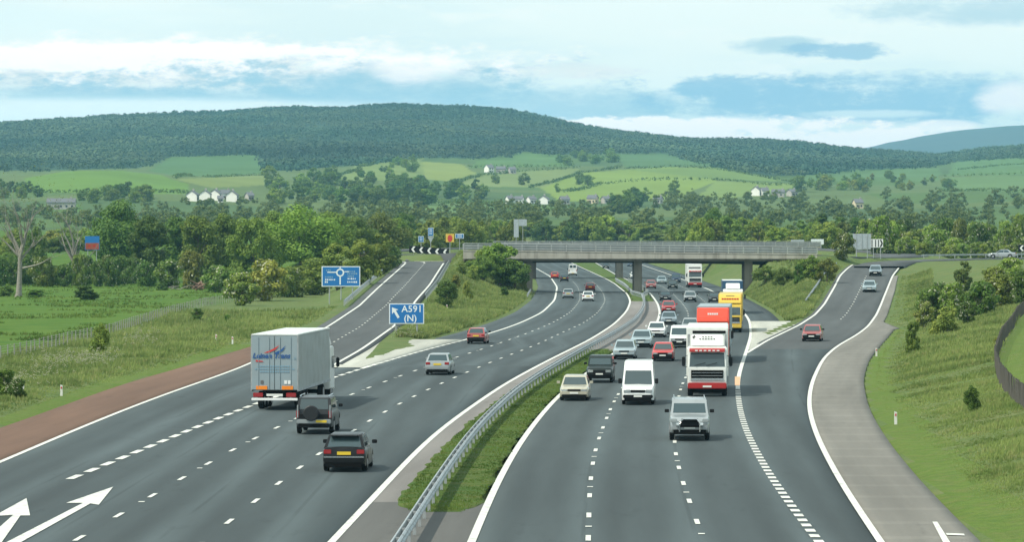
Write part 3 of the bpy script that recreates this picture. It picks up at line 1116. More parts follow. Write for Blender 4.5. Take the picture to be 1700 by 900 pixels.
R23 = fx(edge([(977.8, 863), (977.8, 830), (980, 800.4), (983, 775), (987, 752), (993, 732.5), (999.5, 715.7), (1005.5, 699.6), (1012, 684), (1018, 670), (1024, 660)], 4))
R12 = fx(edge([(1159, 873), (1145, 839), (1135.6, 809), (1127, 782), (1122, 760), (1118, 739), (1127.7, 652), (1135, 633)], 4))
c23 = lambda y: R23(y) * (1 - sstep(y, 190, 260)) + frac(RCL, RCR, .335)(y) * sstep(y, 190, 260)
c12 = lambda y: R12(y) * (1 - sstep(y, 190, 260)) + frac(RCL, RCR, .668)(y) * sstep(y, 190, 260)
line('edge_line', RCL, zero, 40, 1236, .27, rc)
line('edge_line', RCR, zero, 216, 1236, .28, rc)
dashes(RCR, zero, 101, 216, 1.05, 1.0, .32, rc, 'merge_dash')
dashes(c23, zero, 101.0, 700, 2.0, 7.0, .17, rc)
dashes(c12, zero, 107.3, 700, 2.0, 7.0, .17, rc)
dashes(c12, zero, 112.4, 330, .35, 17.65, .22, rc, 'road_stud')
dashes(c23, zero, 115.2, 330, .35, 17.65, .22, rc, 'road_stud')
line('edge_line', SRR, SZR, 40, 566, .25, rc, MZ + .006)
line('edge_line', SL, SZR, 282, 576, .26, sr, MZ + .008)
dashes(lambda y: .5 * (SL(y) + SRR(y)), SZR, 380, 520, 1.6, 5.2, .16, sr, dz=MZ + .008)
# hatched end mark on the pale shoulder
MB().add([tuple(G(1548, 870, 0) + (0, 0, MZ + .012)), tuple(G(1556, 870, 0) + (0, 0, MZ + .012)), tuple(G(1578, 905, 0) + (0, 0, MZ + .012)), tuple(G(1566, 905, 0) + (0, 0, MZ + .012))], [(0, 1, 2, 3)]).build('shoulder_mark', M['paint'], pale)
MB().add([tuple(G(*p) + (0, 0, MZ + .012)) for p in ((1570, 889), (1600, 890), (1602, 893), (1572, 892))], [(0, 1, 2, 3)]).build('shoulder_mark', M['paint'], pale)
# orange repair patch on the merge line
MB().add([tuple(G(*p) + (0, 0, MZ + .004)) for p in ((1220, 627), (1229, 627), (1228, 642), (1220, 642))], [(0, 1, 2, 3)]).build('line_repair', mat('faded_orange', (.62, .36, .2), .8), rc)


def arrow(pts, faces, name='lane_arrow'):
    MB().add([tuple(G(*p) + (0, 0, MZ + .002)) for p in pts], faces).build(name, M['paint'], lc)


arrow([(188, 811), (110, 838), (138, 838), (10, 904), (34, 904), (150, 839), (164, 841)], [(0, 1, 2, 5, 6), (2, 3, 4, 5)])
arrow([(44, 830), (-10, 860), (22, 858), (-30, 905), (2, 905), (34, 859), (50, 859)], [(0, 1, 2, 5, 6), (2, 3, 4, 5)])


# ------------------------------------------------------------------ lettering
def text_mesh(body, size, shear=0.0, spacing=1.0, bold=0.0):
    cu = bpy.data.curves.new('lettering', 'FONT')
    cu.body = body
    cu.size = size
    cu.shear = shear
    cu.align_x = 'CENTER'
    cu.align_y = 'CENTER'
    cu.space_character = spacing
    cu.offset = bold
    cu.resolution_u = 3
    cu.extrude = 0.002
    o = bpy.data.objects.new('lettering', cu)
    COL.objects.link(o)
    me = bpy.data.meshes.new_from_object(o.evaluated_get(bpy.context.evaluated_depsgraph_get()))
    bpy.data.objects.remove(o)
    bpy.data.curves.remove(cu)
    return me


def letters(body, size, m, parent, loc, rot=(R(90), 0, 0), shear=0.0, spacing=1.0, bold=0.0, name='lettering'):
    me = text_mesh(body, size, shear, spacing, bold)
    me.materials.clear()
    o = obj(name, me, m, parent)
    o.location = loc
    o.rotation_euler = rot
    return o


# ------------------------------------------------------------------ safety barriers
def w_beam(mb, pts, z0, side, hgt=.31):
    """corrugated beam along pts (x, y, z); side offsets it from the post line"""
    p = np.array(pts, float)
    t = np.gradient(p[:, :2], axis=0)
    t /= np.linalg.norm(t, axis=1)[:, None]
    nrm = np.stack([t[:, 1], -t[:, 0]], 1)
    prof = [(-.5, 0), (-.36, .05), (-.2, .05), (0, -.005), (.2, .05), (.36, .05), (.5, 0), (.5, -.03), (0, -.04), (-.5, -.03)]
    n, k = len(p), len(prof)
    vs = []
    for i in range(n):
        for (h, o_) in prof:
            d = side * (.10 + o_)
            vs.append((p[i, 0] + nrm[i, 0] * d, p[i, 1] + nrm[i, 1] * d, p[i, 2] + z0 + h * hgt))
    fs = [(i * k + j, i * k + (j + 1) % k, (i + 1) * k + (j + 1) % k, (i + 1) * k + j) for i in range(n - 1) for j in range(k)]
    fs += [tuple(range(k)), tuple((n - 1) * k + j for j in range(k - 1, -1, -1))]
    mb.add(vs, fs)


POST_ME = {}


def post_mesh(key, size):
    if key not in POST_ME:
        POST_ME[key] = MB().box((0, 0, size[2] / 2), size).mesh(key)
    return POST_ME[key]


def barrier(label, pts, sides=(1,), spacing=3.2, m='galv', pm='galv_dull', h=.60, group=None, seg=12.0):
    c_ = resample(np.array(pts, float), 1.6)
    t = thing('safety_barrier', label, 'barrier', tuple(c_[0]), group=group)
    loc = c_ - c_[0]
    for s_ in sides:
        mb = MB()
        w_beam(mb, loc, h, s_)
        mb.build('beam', M[m], t, True)
    L_ = np.concatenate([[0], np.cumsum(np.linalg.norm(np.diff(c_[:, :2], axis=0), axis=1))])
    d = 0.4
    me = post_mesh('barrier_post_' + pm, (.11, .09, .78))
    while d < L_[-1]:
        q = [np.interp(d, L_, loc[:, k]) for k in range(3)]
        o = obj('post', me, M[pm], t)
        o.location = (q[0], q[1], q[2] - .03)
        d += spacing
    return t


bm_line = lambda y: LCR(y) + (RCL(y) - LCR(y)) * np.interp(y, [100, 200, 300, 500], [.57, .48, .5, .52])
ys = np.arange(99, 523, 6.0)
barrier('long double steel crash barrier down the middle of the motorway', [(float(bm_line(y)), y, .06) for y in ys], (1, -1), 3.2)
ys = np.arange(523, 700, 6.0)
for s_, nm in ((-1, 'steel crash barrier passing the bridge pier beside the uphill carriageway, white van side'), (1, 'steel crash barrier passing the bridge pier beside the oncoming traffic')):
    barrier(nm, [(float(bm_line(y)) + s_ * min(1.25, (y - 522) * .05), y, .06) for y in ys], (s_,), 3.2, group='barriers round the bridge pier')


def on_ground(pts):
    return [(p[0], p[1], max(ground(p[0], p[1]), p[2] if len(p) > 2 else -9)) for p in pts]


ys = np.arange(420, 597, 8.0)
barrier('crash barrier on the wooded side of the exit slip road', [(float(LE(y)) - 1.9, y, float(SZL(y)) + .0) for y in ys], (1,), 3.2)
ys = np.arange(440, 588, 8.0)
barrier('crash barrier between the exit slip road and the bushy embankment', [(float(SR(y)) + 1.1, y, float(SZL(y))) for y in ys], (-1,), 3.2)
ys = np.arange(430, 572, 8.0)
barrier('pale crash barrier along the embankment edge of the entry slip road', [(float(SL(y)) - 2.4, y, float(SZR(y)) - .1) for y in ys], (1,), 3.2)
barrier('short pale barrier at the wooded side of the exit slip road end', [(-29, 612, 5.3), (-24, 611.5, 5.4), (-19.8, 611, 5.4)], (-1,), 2.0)
barrier('long dark rail behind the link road at the top of the entry slip', [(72, 607.5, 5.35), (85, 613.5, 5.45), (100, 619, 5.6), (140, 630, 5.7)], (-1,), 3.2, m='galv_dull')
barrier('short end of crash barrier at the foot of the bridge abutment', [(float(LCL(y)) - 4.2, y, .0) for y in (520, 535, 550, 565)], (1,), 3.2)


# ------------------------------------------------------------------ bridges
def bridge(label, Y, x0, x1, zs, piers, pier_w, z_top0, z_top1, wid=11.0):
    t = thing('road_bridge', label, 'bridge', (x0, Y, 0))
    L_ = x1 - x0
    dz = lambda x: z_top0 + (z_top1 - z_top0) * x / L_     # parapet top
    # deck beam with soffit, fascia beam proud of it
    def slab(name, y0, y1, za, zb, m, xa=0, xb=L_):
        mb = MB()
        vs = []
        for x in (xa, xb):
            for (y, z) in ((y0, za(x)), (y1, za(x)), (y1, zb(x)), (y0, zb(x))):
                vs.append((x, y, z))
        mb.add(vs, [(0, 1, 2, 3), (7, 6, 5, 4), (0, 4, 5, 1), (1, 5, 6, 2), (2, 6, 7, 3), (3, 7, 4, 0)])
        return mb.build(name, m, t, bevel=.03)
    con = lambda v: (lambda x: v)
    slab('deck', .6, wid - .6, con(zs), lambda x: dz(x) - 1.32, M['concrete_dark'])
    for k, y0 in ((0, 0.0), (1, wid - .5)):
        slab('edge_beam', y0, y0 + .5, con(zs + .35), lambda x: dz(x) - 1.30, M['concrete'])
        slab('string_course', y0 - .06, y0 + .52, lambda x: dz(x) - 1.298, lambda x: dz(x) - 1.12, M['concrete'])
        # parapet: posts, three rails and infill mesh panels
        n = int(L_ / 2.4)
        pm = post_mesh('parapet_post', (.14, .10, 1.1))
        for i in range(n + 1):
            x = L_ * i / n
            o = obj('parapet_post', pm, M['parapet'], t)
            o.location = (x, y0 + .22, dz(x) - 1.12)
        for hh, th in ((0.03, .09), (-.38, .10), (-.76, .10)):
            slab('parapet_rail', y0 + .12, y0 + .20, (lambda hh, th: lambda x: dz(x) + hh - th)(hh, th), (lambda hh: lambda x: dz(x) + hh)(hh), M['parapet'])
        if k == 0:
            for i in range(n):
                xa, xb = L_ * i / n + .1, L_ * (i + 1) / n - .1
                slab('infill_panel', y0 + .205, y0 + .225, lambda x: dz(x) - 1.05, lambda x: dz(x) - .12, M['infill'], xa, xb)
    for px in piers:
        x = px - x0
        mb = MB()
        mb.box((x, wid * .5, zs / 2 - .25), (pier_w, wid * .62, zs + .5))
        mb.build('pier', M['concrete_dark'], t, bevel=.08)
    return t


near = bridge('long concrete bridge carrying the roundabout over the motorway, with grey metal parapet', 566.5, -8.0, 50.0, 5.25, (2.7, 20.7, 38.9), 1.35, 8.17, 7.55)
far_b = bridge('farther concrete bridge behind the near one, only its piers and parapet top showing', 750.0, -4.0, 67.0, 5.3, (4.5, 23.4, 44.3), 1.5, 8.05, 8.0)

# ------------------------------------------------------------------ signs
def panel(mb, x0, x1, z0, z1, y, th=.02):
    mb.box(((x0 + x1) / 2, y, (z0 + z1) / 2), (x1 - x0, th, z1 - z0))


def sign_posts(t, w, z0, n=2, m='galv_dull', top=None, y=.12):
    for i in range(n):
        x = (-w * .3 + w * .6 * i / max(n - 1, 1)) if n > 1 else 0
        MB().tube([(x, y, -.6), (x, y, top or z0)], .07, 8).build('post', M[m], t)


def place_sign(name, label, cat, x, y0, y1, w_px, D, gy=None, rz=0.0, group=None):
    """empty on the ground under the sign; returns it with size and base height"""
    c_ = P(x, y1, D)
    gz_ = ground(c_[0], D) if gy is None else gy
    t = thing(name, label, cat, (c_[0], D, gz_), rz, group)
    return t, w_px * D / F, c_[2] - gz_, P(x, y0, D)[2] - gz_


# roundabout map sign
t, W_, zb, zt = place_sign('direction_sign', 'blue roundabout map sign with white border beside the exit slip road', 'road sign', 566, 442, 476, 64, 440)
zm, hh = (zb + zt) / 2, zt - zb
panel_mb = MB(); panel(panel_mb, -W_ / 2, W_ / 2, zb, zt, 0); panel_mb.build('border', M['sign_white'], t)
panel_mb = MB(); panel(panel_mb, -W_ / 2 + .12, W_ / 2 - .12, zb + .12, zt - .12, -.012, .03); panel_mb.build('face', M['sign_blue'], t)
mb = MB()
cz_ = zm + .48
ring = []
for i in range(20):
    a = 2 * math.pi * i / 20
    ring.append((math.cos(a), math.sin(a)))
for i in range(20):
    a, b = ring[i], ring[(i + 1) % 20]
    mb.quad((-.1 + a[0] * .34, -.032, cz_ + a[1] * .34), (-.1 + b[0] * .34, -.032, cz_ + b[1] * .34), (-.1 + b[0] * .52, -.032, cz_ + b[1] * .52), (-.1 + a[0] * .52, -.032, cz_ + a[1] * .52))
mb.build('map_ring', M['sign_white'], t)
for nm, c_, s_ in (('map_stem', (-.1, -.034, zm - .55), (.17, .008, 1.0)), ('map_branch', (-1.15, -.034, cz_ + .05), (1.15, .008, .14)), ('map_branch', (.72, -.034, cz_ + .12), (.6, .008, .1)), ('map_branch', (-.1, -.034, cz_ + .62), (.14, .008, .2))):
    MB().box(c_, s_).build(nm, M['sign_white'], t)
srng = random.Random(3)
for x0, z, n in ((-1.9, zm + .78, 3), (-2.05, zm - .10, 5), (-2.0, zm - .42, 6), (-2.05, zm - .72, 2), (.75, zm + .62, 5), (.8, zm + .34, 6), (.85, zm + .02, 4), (.85, zm - .30, 5), (.8, zm - .72, 6)):
    for k in range(n):       # words too small to read: strokes of letter height
        MB().box((x0 + k * .22 + .08, -.030, z), (srng.uniform(.10, .17), .006, srng.uniform(.14, .22))).build('lettering', M['sign_white'] if z < zm - .2 else M['print_light'], t)
sign_posts(t, W_, zb, 3, top=zm)

t, W_, zb, zt = place_sign('exit_sign', 'blue exit sign reading A591 (N) with a white arrow on the grass nose', 'road sign', 675, 504, 538, 58, 322)
zm = (zb + zt) / 2
panel_mb = MB(); panel(panel_mb, -W_ / 2, W_ / 2, zb, zt, 0); panel_mb.build('border', M['sign_white'], t)
panel_mb = MB(); panel(panel_mb, -W_ / 2 + .09, W_ / 2 - .09, zb + .09, zt - .09, -.012, .03); panel_mb.build('face', M['sign_blue'], t)
letters('A591', .86, M['sign_white'], t, (.5, -.03, zm + .42), spacing=1.05, bold=.012)
letters('(N)', .86, M['sign_white'], t, (.35, -.03, zm - .45), bold=.012)
ax, az = -1.05, zm + .5
MB().add([(ax - .32, -.034, az + .1), (ax - .3, -.034, az - .55), (ax - .14, -.034, az - .33), (ax + .22, -.034, az - .95), (ax + .4, -.034, az - .82), (ax + .05, -.034, az - .2), (ax + .28, -.034, az - .12)], [(0, 1, 2, 5, 6), (2, 3, 4, 5)]).build('arrow', M['sign_white'], t)
sign_posts(t, W_, zb, 2, top=zm)

# chevron board on the roundabout island
t = thing('chevron_board', 'black board of white chevrons pointing along the roundabout above the exit slip road', 'chevron sign', (-15.6, 652, ground(-15.6, 652)), R(0))
gz_ = t.location.z
for i in range(5):
    xa = -3.75 + i * 1.5
    ztp = P(0, 408.5 + i * 1.2, 652)[2] - gz_
    bd = MB().box((xa + .7, 0, ztp - .62), (1.5, .05, 1.3)).build('board', M['black'], t)
    cz = ztp - .62
    MB().add([(xa + .35, -.032, cz), (xa + .75, -.032, cz + .55), (xa + 1.15, -.032, cz + .55), (xa + .75, -.032, cz), (xa + 1.15, -.032, cz - .55), (xa + .75, -.032, cz - .55)], [(0, 3, 2, 1), (0, 5, 4, 3)]).build('chevron', M['print_white'], bd)
for x in (-3.0, 0, 3.0):
    MB().tube([(x, .08, -.3), (x, .08, P(0, 414, 652)[2] - gz_)], .05, 6).build('post', M['galv_dull'], t)


def plain_sign(name, label, x, y0, y1, w_px, D, m, group=None, extra=None, npost=1, border='sign_white', rz=0.0, cat='road sign'):
    t, W_, zb, zt = place_sign(name, label, cat, x, y0, y1, w_px, D, rz=rz, group=group)
    mb = MB(); panel(mb, -W_ / 2, W_ / 2, zb, zt, 0, .03); mb.build('panel', M[border], t)
    if m != border:
        mb = MB(); panel(mb, -W_ / 2 + .06 * W_, W_ / 2 - .06 * W_, zb + .06 * W_, zt - .06 * W_, -.014, .03); mb.build('face', M[m], t)
    sign_posts(t, W_, zb, npost, top=(zb + zt) / 2, y=.06)
    if extra:
        extra(t, W_, zb, zt)
    return t


def small_marks(t, W_, zb, zt):
    for k in (.3, .55, .78):
        MB().box((0, -.032, zb + (zt - zb) * k), (W_ * .55, .006, (zt - zb) * .09)).build('print_line', M['sign_white'], t)


plain_sign('direction_sign', 'tall narrow blue sign on the roundabout above the chevrons', 715, 378, 392, 9, 690, 'sign_blue', extra=small_marks)
plain_sign('direction_sign', 'low blue sign at the wooded end of the roundabout', 699, 392, 402, 9, 690, 'sign_blue', extra=small_marks)
plain_sign('direction_sign', 'small blue sign beside the yellow sign on the roundabout', 763, 388, 396, 14, 700, 'sign_blue', extra=small_marks)


def red_mid(t, W_, zb, zt):
    MB().add([(W_ * .42 * math.cos(a) * .7, -.034, (zb + zt) / 2 - .1 + W_ * .42 * math.sin(a)) for a in np.linspace(0, 2 * math.pi, 12, endpoint=False)], [tuple(range(12))]).build('emblem', M['print_red'], t)


plain_sign('warning_sign', 'yellow sign with a red centre on the roundabout', 747, 388, 402, 14, 696, 'sign_yellow', extra=red_mid, border='sign_yellow')


def give_way(label, x, y0, y1, w_px, D):
    t, W_, zb, zt = place_sign('give_way_sign', label, 'road sign', x, y0, y1, w_px, D)
    MB().prism([(-.015, 0), (.015, 0), (.015, .01), (-.015, .01)], 0, .01)
    mb = MB()
    mb.add([(-W_ / 2, -.02, zt), (W_ / 2, -.02, zt), (0, -.02, zb), (-W_ / 2, .02, zt), (W_ / 2, .02, zt), (0, .02, zb)], [(0, 2, 1), (3, 4, 5), (0, 1, 4, 3), (1, 2, 5, 4), (2, 0, 3, 5)])
    mb.build('plate', M['sign_back'], t)
    sign_posts(t, W_, zb, 1, top=zt - .3, y=.05)


give_way('pale triangular sign back beside the blue roundabout signs', 715, 393, 403, 11, 680)
plain_sign('reversed_sign', 'tall pale back of a sign standing behind the bridge', 857, 364, 394, 8, 800, 'sign_back', border='sign_back')
plain_sign('reversed_sign', 'pale square back of a sign beside the tall pale one behind the bridge', 868, 364, 375, 13, 802, 'sign_back', border='sign_back')


def back_ribs(t, W_, zb, zt):
    for k in (-.3, 0, .3):
        MB().box((W_ * k, -.04, (zb + zt) / 2), (.08, .06, zt - zb)).build('rail', M['galv_dull'], t)


plain_sign('reversed_sign', 'large grey back of a direction sign at the head of the entry slip road', 1431, 388, 414, 30, 590, 'sign_back', border='sign_back', npost=2, extra=back_ribs)


def bars(t, W_, zb, zt):
    hh = zt - zb
    for k in (-.42, -.12, .12):
        MB().box((W_ * k, -.034, (zb + zt) / 2), (W_ * .07, .006, hh * .86)).build('bar', M['black'], t)
    MB().add([(W_ * .22, -.034, zt - .1), (W_ * .34, -.034, zt - .1), (W_ * .48, -.034, (zb + zt) / 2), (W_ * .34, -.034, zb + .1), (W_ * .22, -.034, zb + .1), (W_ * .36, -.034, (zb + zt) / 2)], [(0, 1, 2, 5), (5, 2, 3, 4)]).build('chevron', M['black'], t)


plain_sign('chevron_sign', 'white sign with black bars and a chevron beside the large grey sign back', 1456, 397, 411, 20, 592, 'print_white', border='print_white', npost=2, extra=bars, cat='chevron sign')
plain_sign('reversed_sign', 'low blue-grey sign back above the bridge parapet', 1324, 398, 407, 22, 780, 'sign_back', border='sign_back', npost=2)
plain_sign('reversed_sign', 'low whitish sign back above the bridge parapet', 1357, 397, 406, 21, 784, 'sign_white', border='sign_white', npost=2)


def one_chev(t, W_, zb, zt):
    zc = (zb + zt) / 2
    MB().add([(-W_ * .3, -.034, zc), (W_ * .05, -.034, zt - .15), (W_ * .35, -.034, zt - .15), (0, -.034, zc), (W_ * .35, -.034, zb + .15), (W_ * .05, -.034, zb + .15)], [(0, 3, 2, 1), (0, 5, 4, 3)]).build('chevron', M['print_white'], t)


plain_sign('chevron_sign', 'black chevron board by the link road at the edge of the view', 1696, 406, 418, 11, 640, 'black', border='black', npost=1, extra=one_chev, cat='chevron sign')


def lower_brown(t, W_, zb, zt):
    mb = MB(); panel(mb, -W_ / 2 + .1, W_ / 2 - .1, zb + .1, zb + (zt - zb) * .5, -.034, .01); mb.build('lower_panel', M['sign_brown'], t)
    for dx in (-.5, .45):
        MB().box((dx, -.042, zb + .75), (.5, .006, .35)).build('pictogram', M['truck_red'], t)


plain_sign('services_sign', 'blue sign with a brown lower half beyond the field trees', 153, 392, 415, 24, 650, 'sign_blue', border='sign_blue', npost=2, extra=lower_brown)

# ------------------------------------------------------------------ marker posts
MARK = MB().add([(-.06, -.03, 0), (.06, -.03, 0), (.06, .03, 0), (-.06, .03, 0), (-.06, -.03, .95), (.06, -.03, .88), (.06, .03, .88), (-.06, .03, .95)], [(0, 3, 2, 1), (4, 5, 6, 7), (0, 1, 5, 4), (1, 2, 6, 5), (2, 3, 7, 6), (3, 0, 4, 7)]).mesh('marker_post')
REFL = MB().box((0, -.034, .7), (.075, .006, .16)).mesh('reflector')
for (x, y, lb) in ((102, 658, 'white marker post in the flowery verge beside the red shoulder'), (386, 572, 'white marker post on the verge just short of the lorry'), (359, 568, 'slim white marker post behind the one nearest the lorry'),
                   (1487, 706, 'white marker post on the mown strip below the small round tree'), (1455, 592, 'white marker post where the pale shoulder begins to widen'),
                   (38, 650, 'white marker post by the dark bush at the frame edge'), (742, 515, 'white marker post below the bushy embankment')):
    p = hit(x, y)
    t = thing('marker_post', lb, 'post', tuple(p), group='roadside marker posts')
    o = obj('post', MARK, M['post_white'], t); o.scale = (1.2, 1, .72)
    obj('reflector', REFL, M['print_red'], t).scale = (1.0, 1.3, .72)


# ------------------------------------------------------------------ fences
def fence(label, pts, spacing, hgt, m, rails, name='post_and_wire_fence'):
    c_ = resample(np.array(pts, float), 1.0)
    c_[:, 2] = z_at(c_[:, 0], c_[:, 1])
    t = thing(name, label, 'fence', tuple(c_[0]))
    loc = c_ - c_[0]
    L_ = np.concatenate([[0], np.cumsum(np.linalg.norm(np.diff(c_[:, :2], axis=0), axis=1))])
    me = MB().tube([(0, 0, -.2), (0, 0, hgt)], .045, 6).mesh('fence_post')
    d = .2
    while d < L_[-1]:
        q = [np.interp(d, L_, loc[:, k]) for k in range(3)]
        o = obj('post', me, M[m], t)
        o.location = q
        o.rotation_euler = (random.uniform(-.05, .05), random.uniform(-.05, .05), random.uniform(0, 3))
        d += spacing
    for r_ in rails:
        MB().tube([(p[0], p[1], p[2] + r_) for p in loc[::2]], .012 if len(rails) > 3 else .03, 4).build('wire', M[m], t)
    return t


fence('grey post and wire fence between the verge and the green field', FENCE_L, 2.6, 1.15, 'fence_wood', (.3, .5, .7, .9, 1.08))
fence('dark close-boarded post and wire fence curving round the bright paddock', FENCE_R, .55, 1.25, 'fence_dark', (.3, .6, .9, 1.15))


# ------------------------------------------------------------------ cars and vans
PAINT = {}


def car_paint(name, col, metal=0.25):
    if name not in PAINT:
        PAINT[name] = worn('paint_' + name, col, .3, .18 if max(col) > .2 else .05, 1.6, metal=metal if max(col) > .1 else 0, spec=.5 if max(col) > .1 else .25, coat=.7 if max(col) > .2 else .15)
    return PAINT[name]


COLS = dict(black=(.006, .0065, .0075), silver=(.33, .36, .37), grey_blue=(.26, .33, .38), red=(.42, .02, .02), bright_red=(.52, .035, .03), white=(.74, .76, .75), beige=(.44, .42, .33), pale_blue=(.36, .45, .48),
            dark_green=(.012, .020, .019), maroon=(.16, .02, .025), dark_blue=(.03, .05, .09), dull_red=(.33, .06, .055), charcoal=(.025, .027, .03))

STY = dict(
    hatch=dict(L=3.95, W=1.70, H=1.42, hood=.86, belt=.92, cowl=1.02, rf=1.65, rr=3.35, rb=3.80, trunk=.95, tail=.90, wr=.30, zb=.22),
    saloon=dict(L=4.45, W=1.72, H=1.40, hood=.84, belt=.90, cowl=1.25, rf=1.95, rr=3.15, rb=3.75, trunk=.93, tail=.90, wr=.31, zb=.21),
    estate=dict(L=4.50, W=1.72, H=1.45, hood=.85, belt=.91, cowl=1.22, rf=1.90, rr=4.05, rb=4.38, trunk=.95, tail=.92, wr=.31, zb=.21),
    suv=dict(L=4.45, W=1.80, H=1.78, hood=1.12, belt=1.16, cowl=1.25, rf=1.85, rr=4.15, rb=4.35, trunk=1.16, tail=1.12, wr=.39, zb=.36),
    mpv=dict(L=4.6, W=1.80, H=1.85, hood=1.02, belt=1.08, cowl=.85, rf=1.55, rr=4.35, rb=4.52, trunk=1.08, tail=1.05, wr=.33, zb=.26),
    van=dict(L=5.5, W=1.93, H=2.5, hood=1.16, belt=1.25, cowl=.95, rf=1.95, rr=5.38, rb=5.45, trunk=1.3, tail=1.3, wr=.35, zb=.28),
    minibus=dict(L=5.0, W=1.95, H=2.3, hood=1.05, belt=1.2, cowl=.7, rf=1.35, rr=4.9, rb=4.96, trunk=1.25, tail=1.25, wr=.33, zb=.28),
)
WHEEL_CACHE = {}


def wheel_meshes(r_, w_):
    key = (r_, w_)
    if key not in WHEEL_CACHE:
        ty = MB()
        ty.tube([(-w_ / 2, 0, 0), (-w_ * .38, 0, 0), (w_ * .38, 0, 0), (w_ / 2, 0, 0)], [r_ * .9, r_, r_, r_ * .9], 18)
        rm = MB().tube([(-w_ / 2 - .012, 0, 0), (w_ / 2 + .012, 0, 0)], r_ * .6, 14)
        for k in range(5):
            a = 2 * math.pi * k / 5
            for s_ in (-1, 1):
                rm.box((s_ * (w_ / 2 + .014), math.cos(a) * r_ * .32, math.sin(a) * r_ * .32), (.012, r_ * .16, r_ * .5), rx=-(a - math.pi / 2))
        WHEEL_CACHE[key] = (ty.mesh('wheel'), rm.mesh('rim'))
    return WHEEL_CACHE[key]


def add_wheel(t, x, y, r_, w_=.2):
    ty, rm = wheel_meshes(r_, w_)
    o = obj('wheel', ty, M['rubber'], t)
    o.location = (x, y, r_)
    obj('rim', rm, M['rim'], o)


